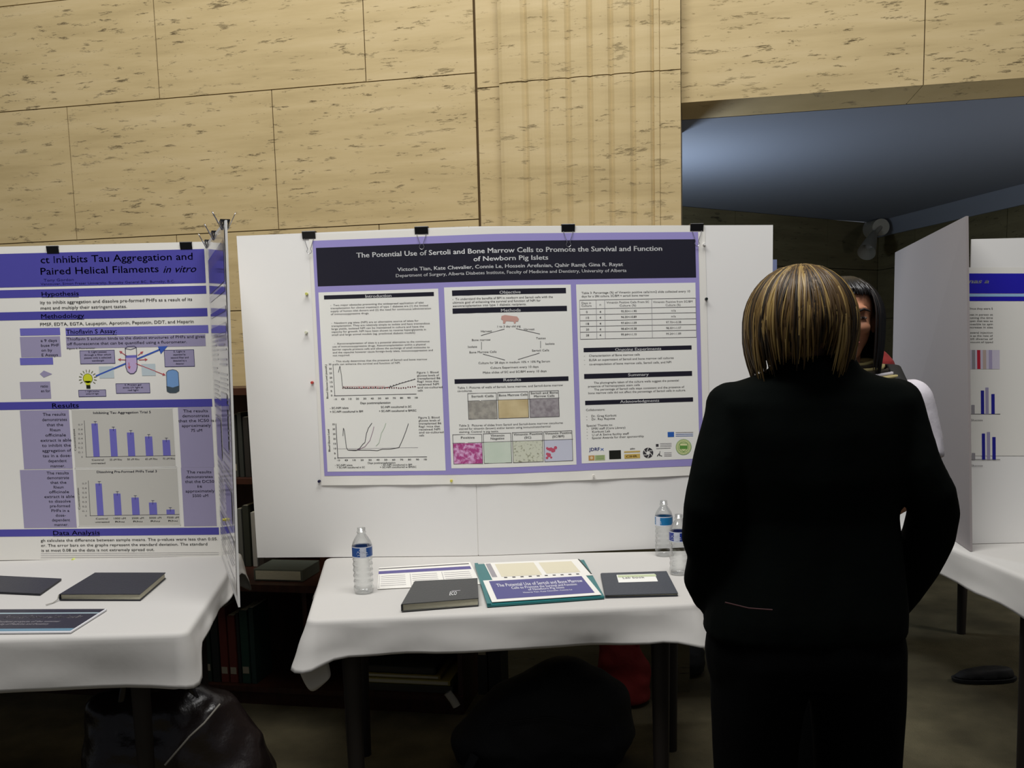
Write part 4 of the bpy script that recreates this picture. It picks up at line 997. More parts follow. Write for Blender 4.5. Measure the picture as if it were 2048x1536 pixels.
t, sh = papersheet('paper_stack', 'white printed papers lying at the back of the teal folder', [(968, 1126), (1158, 1118), (1186, 1150), (985, 1160)], M_PAPER, .0022, 'paper', zf)
mb = MB(); W, H = sh.W, sh.Hh; TAN = ink('map_tan', 214, 206, 180)
sh.rect_uv(mb, W*.01, H*.05, W*.06, H*.85, LGY, .8); sh.rect_uv(mb, W*.10, H*.1, W*.5, H*.85, TAN, .8); sh.rect_uv(mb, W*.55, H*.12, W*.9, H*.8, TAN, .8)
sh.rect_uv(mb, W*.985, 0, W*1.0, H*.95, KHK, .8)
for k in range(10): sh.rect_uv(mb, W*(.12+.08*k), H*.88, W*(.15+.08*k), H*.93, DGY, 1.2)
mb.build('printed_map', t)
t, sh = papersheet('title_sheet', 'purple printed title sheet on top of the teal folder', [(966, 1161), (1171, 1150), (1203, 1189), (984, 1204)], M_PAPER, .0016, 'paper', zf+.0024)
mb = MB(); W, H = sh.W, sh.Hh; TP = ink('title_purple', 78, 76, 130)
sh.rect_uv(mb, W*.05, H*.05, W*.95, H*.90, TP, .8)
for tt, a0, a1, yy, hh in (('The Potential Use of Sertoli and Bone Marrow', .10, .92, .36, .15), ('Cells to Promote the Survival and Function', .22, .84, .50, .11), ('of Newborn Pig Islets', .36, .70, .61, .09), ('Victoria Tian, Kate Chevalier, Connie Le', .30, .76, .72, .06)):
    vs, fs, a_ = text_polys(tt, 0, 0); mb.add([sh.P(W*(a0+p_*(a1-a0)), H*yy-q_*H*hh, 2.0) for p_, q_ in vs], fs, TW)
mb.build('title_print', t)

# water bottles
LBL = mat('label_blue', C(32, 84, 160), .35); LBW = mat('label_white', C(215, 220, 232), .4)
def bottle(px, py, y, label, rot=0, h=.205, blue=None, z=ZC2):
    b = at_z(px, py, z); 
    t = thing('water_bottle', label, 'bottle', b, 'clear plastic water bottles'); k = h/.205; R = .0315
    prof = [(.001, .006), (.018, .004), (.028, 0), (R-.001, .006), (R, .014)]
    for i in range(5):
        z0 = .02+i*.018; prof += [(R, z0), (R-.0022, z0+.006), (R-.0022, z0+.010), (R, z0+.015)]
    prof += [(R-.002, .112), (R, .116), (R, .150), (R-.001, .154), (R-.004, .163), (R-.010, .173), (.0155, .182), (.0128, .186), (.0128, .190), (.0150, .191), (.0150, .1925), (.0126, .193), (.0126, .205), (.0110, .205)]
    mb = MB(); mb.lathe([(r, q*k) for r, q in prof], b, M_CLEAR, 32); mb.build('bottle_body', t)
    mb = MB(); rr = R+.0006; n = 40; bm = blue or LBL
    for i in range(n):
        a0, a1 = [rot+2*math.pi*(i+e)/n for e in (0, 1)]; m = LBW if i in (28, 29, 30, 31, 4, 5) else bm
        P = lambda a, zz, o=0: b+V((math.cos(a)*(rr+o), math.sin(a)*(rr+o), zz*k))
        mb.poly([P(a0, .118), P(a1, .118), P(a1, .146), P(a0, .146)], m, True)
        mb.poly([P(a0, .146), P(a1, .146), P(a1, .149), P(a0, .149)], LBW, True); mb.poly([P(a0, .115), P(a1, .115), P(a1, .118), P(a0, .118)], LBW, True)
    # the mountain-and-wave mark
    def stroke(pts, wd=.0011):
        for (a, za), (c_, zc) in zip(pts, pts[1:]): mb.poly([P(a, za-wd, .0004), P(c_, zc-wd, .0004), P(c_, zc+wd, .0004), P(a, za+wd, .0004)], LBW)
    a0 = rot-math.pi/2-.1
    stroke([(a0-.55+.1*i, .127+.009*abs(math.sin(i*1.1))*(1 if i < 9 else .5)) for i in range(12)]); stroke([(a0-.5+.1*i, .122+.0025*math.sin(i*.8)) for i in range(12)], .0007); stroke([(a0-.3+.1*i, .138+.003*math.sin(i*1.3)) for i in range(8)], .0008)
    mb.build('label', t, label='blue paper label with a white mountain mark')
    return t
bottle(728, 1184, 2.8, 'clear water bottle at the left end of the middle table', 0.25, .208)
bottle(1328, 1110, 3.2, 'clear water bottle standing against the central board', -.9, .2, mat('label_cyan', C(25, 115, 170), .35))
bottle(1358, 1147, 3.0, 'clear water bottle half hidden by the woman in the black jacket', -.4, .2, mat('label_royal', C(30, 55, 150), .35))

# ------------------------------------------------------------------ bookcase with books, between table and stone wall
bk0 = wallP(-2.3, 0, .05); 
def BX(s, o, z): return wallP(s, z, o)
bc = thing('bookcase', 'dark wooden bookcase running along the stone wall behind the tables', 'bookcase', wallP(-.4, 0, .25))
def XB(p): return wallP(p.x, p.z, p.y)
s0, s1 = -2.6, sP-.01
zl = .545; ztop = at_y(487, 776, 4.05).z
def bbox(name, a, b, m=M_WOOD, parent=bc, lab=None):
    mb = MB(); mb.box(a, b, m, XB); return mb.build(name, parent, label=lab)
bbox('back_panel', (s0, .03, 0), (s1, .045, ztop))
bbox('base_plinth', (s0, .046, 0), (s1, .50, .06)); 
bbox('shelf', (s0, .046, .061), (s1, .52, .085)); bbox('shelf', (s0, .046, zl-.03), (s1, .56, zl)); bbox('shelf', (s0, .046, .93), (s1, .30, .955)); bbox('shelf', (s0, .046, ztop-.03), (s1, .32, ztop))
for s in (s0, -1.0+.38, .34, s1-.02):
    bbox('divider', (s, .046, .086), (s+.02, .50, zl-.031)); bbox('divider', (s, .046, zl+.001), (s+.02, .29, .929)); bbox('divider', (s, .046, .956), (s+.02, .29, ztop-.031))
def spine_book(px, wpx, zb_, hh, off, col, label, tagz=None, depth=.15, group='books on the bookcase', tcol=(150, 142, 120)):
    s = onwall(px, 1000, off)[0]; w_ = wpx/F*3.9
    mb = MB(); c1 = mat('book_%d_%d_%d' % col, C(*col), .6); mb.box((s, off-depth, zb_), (s+w_-.002, off, zb_+hh), c1, XB)
    t = thing('book', label, 'book', wallP(s+w_/2, zb_, off-depth/2), group); mb.build('book_cover', t, bevel=.002)
    mb = MB(); mb.box((s+.004, off-depth+.004, zb_+hh+.0002), (s+w_-.006, off-.006, zb_+hh+.0012), M_PAGES, XB); mb.build('page_block', t)
    if tagz is not None:
        mb = MB(); mb.box((s+w_*.1, off+.0002, zb_+tagz), (s+w_*.85, off+.001, zb_+tagz+.03), mat('shelf_tag', C(*tcol), .7), XB); mb.build('spine_label', t)
    return t
# lower shelf beside the left cloth
zz = .0858
names = ['black', 'dark green', 'brick red', 'rust red', 'bottle green', 'deep teal', 'black-brown']
for i, (px, wp_, col, lab, tg) in enumerate(((372, 14, (20, 20, 20), 'black book on the bottom shelf nearest the left cloth', None), (387, 16, (28, 44, 34), 'dark green book with a pale tag beside the left cloth', .05),
        (404, 16, (24, 30, 26), 'plain blackish green book left of the red pair', None), (421, 17, (92, 34, 22), 'red book with a white tag, left of the red pair', .04), (439, 17, (92, 36, 24), 'red book with a white tag, right of the red pair', .04),
        (457, 6, (30, 30, 28), 'thin dark book between the red pair and the green one', None), (464, 18, (26, 58, 46), 'green book with a white tag right of the red pair', .045), (483, 11, (26, 50, 44), 'slim green book at the end of the bottom shelf row', None))):
    spine_book(px, wp_, zz, .30+.012*((i*5) % 4), .49, col, lab, tg)
# upper shelves seen in the gap between the boards
for i, (px, wp_, col, lab, tg) in enumerate(((446, 17, (48, 50, 44), 'grey-black book on the upper shelf against the left wing', None), (464, 18, (60, 60, 52), 'olive grey book with a pale tag in the gap between the boards', .03), (483, 10, (40, 42, 36), 'dark book right of the tagged olive one', None), (494, 12, (34, 30, 24), 'brownish book nearest the central board on the upper shelf', None))):
    spine_book(px, wp_, .9555, .27+.01*(i % 3), .26, col, lab, tg, .16)
for i, (px, wp_, col, lab, tg) in enumerate(((462, 8, (40, 36, 28), 'dark book on the middle shelf beside the left wing', None), (471, 11, (92, 92, 84), 'pale grey book on the middle shelf', None), (483, 14, (44, 46, 34), 'olive book on the middle shelf', None), (499, 10, (150, 146, 136), 'off-white book on the middle shelf near the central board', None), (511, 12, (50, 44, 36), 'brown book hidden beside the off-white one', None))):
    spine_book(px, wp_, zl+.0008, .25+.015*(i % 3), .26, col, lab, tg, .16)
# flat folders on the deep ledge under the central board
p = at_z(560, 1150, zl+.04)
t = thing('flat_book', 'large grey-green book lying flat on the bookcase ledge', 'book', (p.x, p.y, zl), 'books lying flat')
sF, _ = onwall(508, 1160, .5); sF2, _ = onwall(606, 1160, .5)
mb = MB(); mb.box((sF, .32, zl+.0008), (sF2, .50, zl+.052), mat('flat_cover', C(92, 96, 84), .6), XB); mb.build('book_cover', t, bevel=.003)
mb = MB(); mb.box((sF+.01, .5002, zl+.008), (sF2-.01, .502, zl+.045), M_PAGES, XB); mb.build('page_block', t)
# flat yellow books seen below the central cloth
for k, (x0_, x1_, z0_, th, col, lab) in enumerate(((695, 905, .086, .03, (60, 62, 50), 'grey book at the bottom of the stack under the middle table'), (700, 900, .117, .022, (150, 140, 70), 'yellow-green book in the flat stack under the middle table'),
        (705, 880, .140, .018, (130, 116, 52), 'mustard book on the flat stack under the middle table'), (700, 870, .159, .03, (30, 34, 30), 'black book topping the flat stack under the middle table'))):
    a_, _ = onwall(x0_, 1350, .49); b_, _ = onwall(x1_, 1350, .49)
    t = thing('flat_book', lab, 'book', wallP(a_, z0_, .4), 'books lying flat')
    mb = MB(); mb.box((a_, .25, z0_), (b_, .495-.005*k, z0_+th-.001), mat('flatbook_%d' % k, C(*col), .7), XB); mb.build('book_cover', t, bevel=.002)
    mb = MB(); mb.box((a_+.01, .4951-.005*k, z0_+.004), (b_-.01, .4956-.005*k, z0_+th-.005), M_PAGES if k in (1, 2) else mat('flatbook_edge_%d' % k, C(60, 58, 50), .8), XB); mb.build('page_block', t)
spine_book(945, 20, zz, .27, .49, (30, 30, 28), 'dark book with a pale tag right of the flat stack', .17)
spine_book(967, 26, zz, .30, .49, (24, 28, 24), 'plain black book right of the tagged one under the table')

# ------------------------------------------------------------------ bags and things on the floor
def blob(name, secs, m, voxel, amp, fr, parent=None, seed=0, tubes=()):
    mb = MB(); mb.loft(secs, m, 20)
    for pts, r in tubes: mb.tube(pts, r, m, 10)
    me = remesh(mb, voxel, 6, .5, lambda p: noise.noise(V((p.x*fr+seed, p.y*fr, p.z*fr)))*amp + noise.noise(V((p.x*fr*2.3, p.y*fr*2.3+seed, p.z*fr*2.3)))*amp*.5)
    return link(name, me, parent)
M_BAG = mat('black_nylon', (.004, .004, .005), .75, bump=.3, bscale=25)
M_LEA = mat('dark_leather', (.016, .011, .010), .28, bump=.5, bscale=18)
M_RED = mat('red_fabric', C(124, 22, 20), .8, bump=.3, bscale=30)
M_STRAP = mat('pale_strap', C(150, 145, 135), .6)
# black backpack under the middle table
b0 = V((.09, 3.20, 0))
bag = thing('backpack', 'large black backpack slumped on the carpet under the middle table', 'bag', b0)
blob('bag_body', [(b0.x-.02, b0.y, .015, .30, .15), (b0.x-.01, b0.y, .10, .33, .17), (b0.x+.02, b0.y, .20, .29, .15), (b0.x+.06, b0.y, .29, .23, .12), (b0.x+.07, b0.y, .35, .15, .08), (b0.x+.07, b0.y, .39, .07, .04)], M_BAG, .014, .02, 6, bag, 4)
mb = MB(); mb.tube([b0+V((-.25, -.14, .10)), b0+V((-.30, -.20, .03)), b0+V((-.22, -.24, .012)), b0+V((-.10, -.24, .012)), b0+V((-.02, -.18, .04))], [(.018, .004)]*5, M_BAG, 8); mb.build('shoulder_strap', bag)
mb = MB(); p = at_y(895, 1385, b0.y-.17); mb.tube([p, p+V((.02, 0, -.03)), p+V((.03, 0, -.05))], [(.014, .008)]*3, M_STRAP, 8); mb.build('buckle', bag, label='pale buckle')
mb = MB(); mb.tube([b0+V((-.2, -.165, .22)), b0+V((0, -.185, .25)), b0+V((.2, -.165, .20))], .004, M_WIRE if False else M_BAG, 6); mb.build('zip', bag)
# card label behind
p = at_y(957, 1372, 3.46)
# red bag behind it
r0_ = V((.44, 3.74, 0))
rbag = thing('tote_bag', 'red fabric bag behind the black backpack under the middle table', 'bag', r0_)
blob('bag_body', [(r0_.x, r0_.y, .012, .115, .07), (r0_.x, r0_.y, .12, .115, .06), (r0_.x-.01, r0_.y, .22, .10, .04), (r0_.x-.02, r0_.y, .27, .085, .02)], M_RED, .01, .014, 9, rbag, 8)
mb = MB(); mb.tube([r0_+V((-.08, -.01, .26)), r0_+V((-.05, -.01, .32)), r0_+V((.03, -.01, .32)), r0_+V((.06, -.01, .25))], [(.008, .003)]*4, M_RED, 8); mb.build('handle', rbag)
mb = MB(); a_ = at_z(1272, 1335, .05); b_ = at_z(1287, 1355, .006); mb.tube([a_+V((0, 0, .02)), b_], .004, mat('white_pole', C(190, 190, 185), .5), 8)
tag(mb.build('rolled_paper'), 'thin white stick lying beside the red bag on the carpet', 'stick')
# shoe-like black bundle to the right
k0 = at_z(1368, 1352, 0)+V((0, .02, 0))
kb = thing('handbag', 'small black handbag on the carpet beside the black trousers', 'bag', k0)
blob('bag_body', [(k0.x, k0.y, .012, .10, .07), (k0.x, k0.y, .06, .11, .08), (k0.x+.01, k0.y, .11, .09, .06), (k0.x+.02, k0.y, .14, .05, .03)], M_BAG, .009, .01, 12, kb, 14)
mb = MB(); mb.tube([k0+V((-.10, -.07, .05)), k0+V((-.15, -.05, .03)), k0+V((-.16, .02, .02)), k0+V((-.10, .08, .03))], .005, mat('olive_strap', C(110, 108, 84), .6), 8); mb.build('handle', kb)
# dark leather bag at the lower left
g0 = at_z(285, 1455, .0); g0 = V((-1.13, 2.90, 0))
gb = thing('leather_bag', 'shiny dark leather bag on the floor in front of the left table', 'bag', g0)
blob('bag_body', [(g0.x, g0.y, .012, .30, .15), (g0.x, g0.y, .12, .33, .16), (g0.x-.01, g0.y, .26, .30, .14), (g0.x-.03, g0.y, .38, .24, .10), (g0.x-.05, g0.y, .43, .15, .05)], M_LEA, .013, .028, 6, gb, 21)
a_ = at_y(440, 1408, g0.y-.12); b_ = at_y(380, 1472, g0.y-.20); c_ = at_y(330, 1530, g0.y-.21)
mb = MB(); mb.tube([a_, a_+(b_-a_)*.5+V((0, -.01, -.006)), b_, c_], .0032, M_STRAP, 8); mb.build('cord', gb, label='pale thin cord')
mb = MB(); mb.tube([g0+V((-.15, -.05, .40)), g0+V((-.12, -.05, .52)), g0+V((.05, -.05, .53)), g0+V((.10, -.05, .38))], [(.012, .004)]*4, M_LEA, 8); mb.build('handle', gb)
# dark shoe at the lower right
h0 = at_z(1945, 1362, 0)
sh_ = thing('shoe', 'black shoe lying on the carpet at the lower right', 'shoe', h0)
mb = MB(); mb.loft([(h0.x+.05, h0.y, .004, .14, .05), (h0.x+.05, h0.y, .018, .142, .052)], M_BAG, 20); mb.build('sole', sh_)
blob('upper', [(h0.x+.05, h0.y, .019, .135, .047), (h0.x+.06, h0.y, .04, .12, .042), (h0.x+.08, h0.y, .055, .09, .035), (h0.x+.10, h0.y, .06, .06, .03)], M_BAG, .007, .002, 20, sh_, 3)
# pale blue card peeking out behind the central board
a_ = at_y(1549, 519, 3.60); b_ = at_y(1560, 528, 3.60); c_ = at_y(1558, 556, 3.60)
mb = MB(); x_ = b_.x; panel(mb, [V((x_-.12, 3.60, a_.z)), V((x_-.012, 3.60, a_.z)), V((x_, 3.60, .002)), V((x_-.12, 3.60, .002))], V((0, -1, 0)), .006, mat('blue_card', C(112, 122, 158), .6))
tag(mb.build('display_card'), 'tall pale blue card peeking out behind the right edge of the central board', 'card')

# ------------------------------------------------------------------ people
def ellip(mb, c, r, m, n=14): mb.sphere(c, 1, m, n, r)
def head_mesh(mb, c, yaw, m, k=1.0):
    """skull, jaw, nose, lips, ears; face looks along local -y turned by yaw"""
    Rz = Matrix.Rotation(yaw, 3, 'Z')
    def e(x, y, z, a, b, d): 
        q = MB(); q.sphere((0, 0, 0), 1, m, 12, (a*k, b*k, d*k)); mb.add([c+Rz@(v+V((x, y, z))*k) for v in q.v], q.f, m, True)
    e(0, .012, .030, .072, .092, .082); e(0, -.018, -.018, .060, .070, .082); e(0, -.040, -.072, .038, .040, .034)
    e(0, -.092, -.010, .009, .014, .026); e(0, -.101, -.026, .014, .014, .011)
    e(0, -.084, -.056, .022, .012, .007); e(0, -.082, -.065, .020, .012, .007)
    e(.030, -.070, -.022, .022, .020, .018); e(-.030, -.070, -.022, .022, .020, .018); e(0, -.080, .026, .045, .014, .012)
    for s in (-1, 1): e(s*.073, .006, -.008, .008, .018, .030)
def face_parts(c, yaw, parent, iris=(.02, .012, .008), k=1.0):
    Rz = Matrix.Rotation(yaw, 3, 'Z')
    def pt(x, y, z): return c+Rz@(V((x, y, z))*k)
    for s in (-1, 1):
        mb = MB(); mb.sphere(pt(s*.030, -.0755, .002), .0098*k, mat('eye_white', C(170, 155, 145), .3), 10, (1.15, .95, .42)); e = mb.build('eye', parent)
        mb = MB(); mb.sphere(pt(s*.030, -.0820, .002), .0046*k, mat('iris', iris, .2), 8, (1, .8, .85)); mb.build('iris', e)
        mb = MB(); mb.tube([pt(s*.014, -.092, .018), pt(s*.030, -.092, .024), pt(s*.047, -.080, .019)], [(.002, .003), (.002, .0035), (.001, .002)], mat('brow', (.012, .008, .006), .8), 6); mb.build('eyebrow', parent)
    mb = MB(); mb.tube([pt(-.021, -.090, -.060), pt(0, -.0965, -.0585), pt(.021, -.090, -.060)], [(.002, .003), (.004, .006), (.002, .003)], mat('lips', C(150, 84, 76), .45), 8); mb.build('lips', parent)
def hand_tubes(mb, wrist, d, side, nrm, m, curl=.6, k=1.0):
    """palm and five fingers; d: direction of the fingers, side: towards the thumb, nrm: back of the hand"""
    d = V(d).normalized(); side = (V(side)-d*V(side).dot(d)).normalized(); nrm = d.cross(side) if V(nrm).dot(d.cross(side)) > 0 else side.cross(d)
    P = lambda a, b, c_=0: V(wrist)+(d*a+side*b+nrm*c_)*k
    mb.tube([P(-.02, 0), P(.0, 0), P(.04, 0), P(.085, 0)], [(.024*k, .019*k), (.027*k, .016*k), (.036*k, .014*k), (.036*k, .011*k)], m, 12, up=side)
    for i, (o, L) in enumerate(((.028, .070), (.0095, .078), (-.009, .072), (-.027, .056))):
        a = curl; p = P(.080, o); q = [p]; ang_ = .25*a
        for s_ in (.45, .32, .23):
            ang_ += .75*a; p = p+(d*math.cos(ang_)-nrm*math.sin(ang_))*L*s_*k; q.append(p)
        mb.tube(q, [.0088*k, .0083*k, .0076*k, .006*k], m, 8)
    mb.tube([P(.015, .022), P(.040, .045, -.006), P(.066, .050, -.018), P(.085, .046, -.028)], [.012*k, .0105*k, .0095*k, .007*k], m, 8)

def strand_hair(name, c, top, rx, ry, vz, endf, parent, mats, weights, n=1000, part_front=True, yawgap=None, cap=None, seed=1, thick=(.0016, .0030), curl=.85):
    """hair made of locks that start at the crown, follow the skull and hang to endf(azimuth)"""
    rnd = random.Random(seed); mb = MB()
    def prof(az, z, f=1.0):
        dz = top-z; q = min(1, dz/vz); r = math.sqrt(max(0, 1-(1-q)**2)) if dz < vz else 1.0
        return V((c.x+rx*f*r*math.cos(az), c.y+ry*f*r*math.sin(az), z))
    # base shell
    rows = []; N = 48
    azs = [2*math.pi*k/N for k in range(N)]
    for j in range(15):
        row = []
        for az in azs:
            ze = endf(az)+.012
            z = top-.004+(ze-top)*(j/14)**1.35; f = .955*(1 if j < 12 else 1-.03*(j-11)); row.append(prof(az, z, f))
        rows.append(row)
    gap = yawgap
    i0 = len(mb.v); 
    vs = [p for r in rows for p in r]; fs = []
    for i in range(14):
        for j in range(N):
            az = azs[j]+math.pi/N
            if gap and i >= 4:
                d = (az-gap[0]+math.pi) % (2*math.pi)-math.pi
                if abs(d) < gap[1]: continue
            fs.append((i*N+j, i*N+(j+1) % N, (i+1)*N+(j+1) % N, (i+1)*N+j))
    mb.add(vs, fs, mats[0], True)
    for k in range(n):
        az = rnd.uniform(0, 2*math.pi); ze = endf(az)+rnd.gauss(0, .010)+.010*math.sin(az*7+seed)
        if gap:
            d = (az-gap[0]+math.pi) % (2*math.pi)-math.pi
            if abs(d) < gap[1]: ze = max(ze, gap[2]+rnd.uniform(-.004, .006))
        m = rnd.choices(mats, weights)[0]
        if math.sin(az*9+seed)+.6*math.sin(az*23) > .9: m = mats[-1] if rnd.random() < .5 else m
        f = rnd.uniform(.965, 1.035); sw = rnd.uniform(-.16, .16); ph = rnd.uniform(0, 6); L = 13
        z0 = top-rnd.uniform(0, .003); pts = []
        for j in range(L):
            t = j/(L-1); z = z0+(ze-z0)*(t**1.3)
            a = az+sw*t+.03*math.sin(t*5+ph)
            ff = f*(1-(1-curl)*max(0, (t-.72)/.28)**1.5) if curl < 1 else f
            p = prof(a, z, ff); p.z += .0 
            pts.append(p)
        th = rnd.uniform(*thick)
        mb.tube(pts, [th*.6]+[th]*(L-3)+[th*.7, th*.2], m, 5, True, False)
    return mb.build(name, parent)

# ---- woman in the black jacket, seen from behind
Y1 = 1.85
def w1(px, py, dy=0, off=0):
    return at_y(px, py, Y1+dy)
wm = thing('person', 'woman with blonde-brown bob in black jacket and trousers, seen from behind, hands in pockets', 'person', V((w1(1605, 900).x, Y1, 0)))
hc = w1(1604, 640); hc.y = Y1-.0; hc.z = 1.648-.118
mb = MB(); head_mesh(mb, hc, math.pi+.12, M_SKINP)
nk = [hc+V((0, .01, -.06)), V((hc.x+.005, Y1+.0, hc.z-.12)), V((hc.x+.015, Y1-.005, hc.z-.20))]
mb.tube(nk, [.052, .050, .062], M_SKINP, 14)
def sec(y, xl, xr, ry, shrink=0, dy=0):
    a, b = w1(xl, y), w1(xr, y); return ((a.x+b.x)/2, Y1+dy, (a.z+b.z)/2, (b.x-a.x)/2-shrink, ry-shrink)
J = [(738, 1545, 1712, .055), (752, 1505, 1745, .068), (768, 1455, 1796, .085), (800, 1424, 1826, .10), (860, 1435, 1815, .112), (950, 1452, 1800, .115), (1030, 1462, 1788, .105), (1120, 1440, 1796, .115), (1220, 1412, 1808, .128), (1262, 1408, 1808, .128)]
mb.loft([sec(*q[:4], shrink=.028) for q in reversed(J)], M_SKINP, 22)
armL = [(1468, 812, 0), (1450, 890, -.015), (1434, 955, -.03), (1418, 1015, -.035), (1414, 1075, -.01), (1418, 1112, .02), (1410, 1158, .05), (1428, 1198, .075)]
armR = [(1784, 806, 0), (1802, 868, -.015), (1828, 935, -.03), (1862, 990, -.035), (1868, 1025, -.02), (1856, 1075, .01), (1832, 1125, .04), (1800, 1180, .07), (1772, 1222, .09)]
AL = [w1(x, y, d) for x, y, d in armL]; AR = [w1(x, y, d) for x, y, d in armR]
mb.tube(AL, [.045, .042, .038, .036, .034, .032, .028, .026], M_SKINP, 12); mb.tube(AR, [.045, .042, .038, .036, .035, .032, .030, .028, .026], M_SKINP, 12)
hand_tubes(mb, AL[-1], V((.15, .25, -1)), (0, 1, 0), (-1, 0, 0), M_SKINP, .4); hand_tubes(mb, AR[-1], V((-.15, .2, -1)), (0, 1, 0), (1, 0, 0), M_SKINP, .4)
hipz = w1(1600, 1262).z
lx, rx_ = w1(1512, 1300).x, w1(1712, 1300).x
def leg(mb, x, rs, m, cap=.09): 
    zs = [w1(1600, 1290).z, .72, .60, .46, .28, cap]; xs = [x, x, x+.003, x+.005, x+.006, x+.006]; ys = [Y1, Y1, Y1-.005, Y1, Y1-.015, Y1-.02]
    mb.tube([V(p) for p in zip(xs, ys, zs)], rs, m, 16, up=(1, 0, 0))
for x in (lx, rx_): leg(mb, x, [.070, .062, .05, .045, .042, .03], M_SKINP)
for x in (lx, rx_): mb.tube([V((x, Y1-.03, .09)), V((x, Y1+.02, .05)), V((x, Y1+.12, .035))], [(.03, .03), (.035, .03), (.03, .015)], M_SKINP, 10)
bd = link('body', remesh(mb, .0065, 5), wm)
# trousers
mb = MB()
mb.loft([sec(1345, 1418, 1806, .122), sec(1300, 1412, 1808, .130), sec(1215, 1425, 1798, .120), sec(1180, 1440, 1790, .110)], M_TROUS, 22)
lc_, rc_ = w1(1516, 1400).x, w1(1712, 1400).x
def tleg(x, s):
    zs = [w1(1600, 1300).z, w1(1600, 1370).z, w1(1600, 1420).z, w1(1600, 1492).z, .50, .30, .09]
    xs = [x+s*.004, x+s*.002, x-s*.004, x-s*.006, x-s*.004, x, x]; mb.tube([V((a, Y1-.01*(i > 3), z)) for i, (a, z) in enumerate(zip(xs, zs))], [(.100, .118), (.099, .112), (.093, .105), (.088, .098), (.082, .085), (.085, .085), (.09, .09)], M_TROUS, 18, up=(1, 0, 0))
tleg(lc_, 1); tleg(rc_, -1)
link('trousers', remesh(mb, .010, 3, .5, lambda p: noise.noise(V((p.x*9, p.y*9, p.z*4)))*.004), wm)
for x in (lc_, rc_):
    mb = MB(); mb.loft([(x, Y1+.06, .002, .046, .135), (x, Y1+.06, .018, .046, .135), (x, Y1+.05, .05, .042, .12), (x, Y1, .085, .040, .055)], M_BAG, 20); mb.build('shoe', wm)
# jacket with sleeves and collar
mb = MB()
mb.loft([sec(*q[:4]) for q in reversed(J)], M_JACKET, 26, e=2.5)
mb.tube(AL, [.056, .055, .052, .050, .051, .047, .048, .045], M_JACKET, 16); mb.tube(AR, [.056, .055, .054, .052, .050, .050, .050, .048, .045], M_JACKET, 16)
mb.sphere(w1(1462, 808), .052, M_JACKET, 10, (1, 1, .85)); mb.sphere(w1(1788, 802), .052, M_JACKET, 10, (1, 1, .85))
cz = [(745, .090, .074), (728, .082, .070), (712, .072, .066)]
cl = []
for y, a, b in cz: q = w1(1628, y); cl.append((q.x, Y1-.004, q.z, a, b))
q = w1(1628, 770); cl.insert(0, (q.x, Y1, q.z, .11, .085))
mb.loft(cl, M_JACKET, 22)
def jd(p): return noise.noise(V((p.x*7, p.y*7, p.z*5)))*.006 + noise.noise(V((p.x*18, p.y*18, p.z*9+3)))*.0022
link('jacket', remesh(mb, .0085, 4, .5, jd), wm)
# centre back seam and collar fold
mb = MB(); pts = []
mb = MB(); q0_, q1_ = w1(1450, 1205, -.122), w1(1545, 1220, -.140)
mb.tube([q0_, q0_+(q1_-q0_)*.5+V((0, 0, -.004)), q1_], .0016, mat('dark_red_trim', C(52, 16, 18), .8), 6); mb.build('hem_piping', wm, label='thin dark red piping at the jacket hem')
H0 = mat('hair_dark', C(38, 27, 12), .5, spec=.3); H1 = mat('hair_brown', C(74, 54, 26), .45, spec=.35); H2 = mat('hair_light_brown', C(106, 82, 42), .42, spec=.4); H3 = mat('hair_blonde', C(150, 124, 72), .4, spec=.45)
def end1(az):      # az: 0 = +x (right), -pi/2 = towards the camera, pi = left
    a = (az+math.pi) % (2*math.pi)-math.pi
    kx = math.cos(a)
    back = max(0, -math.sin(a))
    z = 1.445 + .055*back*(.75+.35*kx)
    if kx > .5: z = min(z, 1.452)+.0
    return z
hx = w1(1599, 600)
strand_hair('hair', V((hx.x, Y1-.005, 0)), 1.651, .106, .113, .118, end1, wm, [H0, H1, H2, H3], [30, 34, 22, 9], n=1150, yawgap=(math.pi/2, .62, 1.60), seed=5, curl=.86)

# ---- second woman, facing the camera, mostly hidden
Y2 = 2.44
def w2(px, py, dy=0): return at_y(px, py, Y2+dy)
w2m = thing('person', 'dark-haired woman in a white shirt facing the camera, mostly hidden behind the black jacket', 'person', V((w2(1690, 900).x, Y2, 0)))
c2 = w2(1690, 640); c2.y = Y2
mb = MB(); head_mesh(mb, c2, -.18, M_SKIN, 1.0)
mb.tube([c2+V((0, .01, -.07)), c2+V((0, .015, -.13)), c2+V((0, .02, -.18))], [.045, .045, .055], M_SKIN, 12)
sh2 = w2(1700, 750).z; cx2 = c2.x+.005
tor = [(cx2, Y2+.01, .88, .155, .115), (cx2, Y2+.01, 1.02, .125, .095), (cx2, Y2+.01, 1.18, .145, .105), (cx2, Y2+.01, 1.31, .165, .105), (cx2, Y2+.015, sh2-.04, .165, .085), (cx2, Y2+.02, sh2+.01, .08, .055)]
mb.loft([(a, b, c_, d-.012, e-.012) for a, b, c_, d, e in tor], M_SKIN, 20)
arm2R = [w2(1822, 800), w2(1842, 880, -.01), w2(1846, 962, -.03), w2(1822, 990, -.16), w2(1798, 1008, -.24)]
arm2L = [V((2*cx2-p.x, p.y, p.z)) for p in arm2R]; arm2L[-1] = arm2R[-1]+V((-.13, .0, -.01)); arm2L[-2] = (arm2L[2]+arm2L[-1])/2
for A_ in (arm2R, arm2L): mb.tube(A_, [.044, .040, .034, .030, .024], M_SKIN, 12)
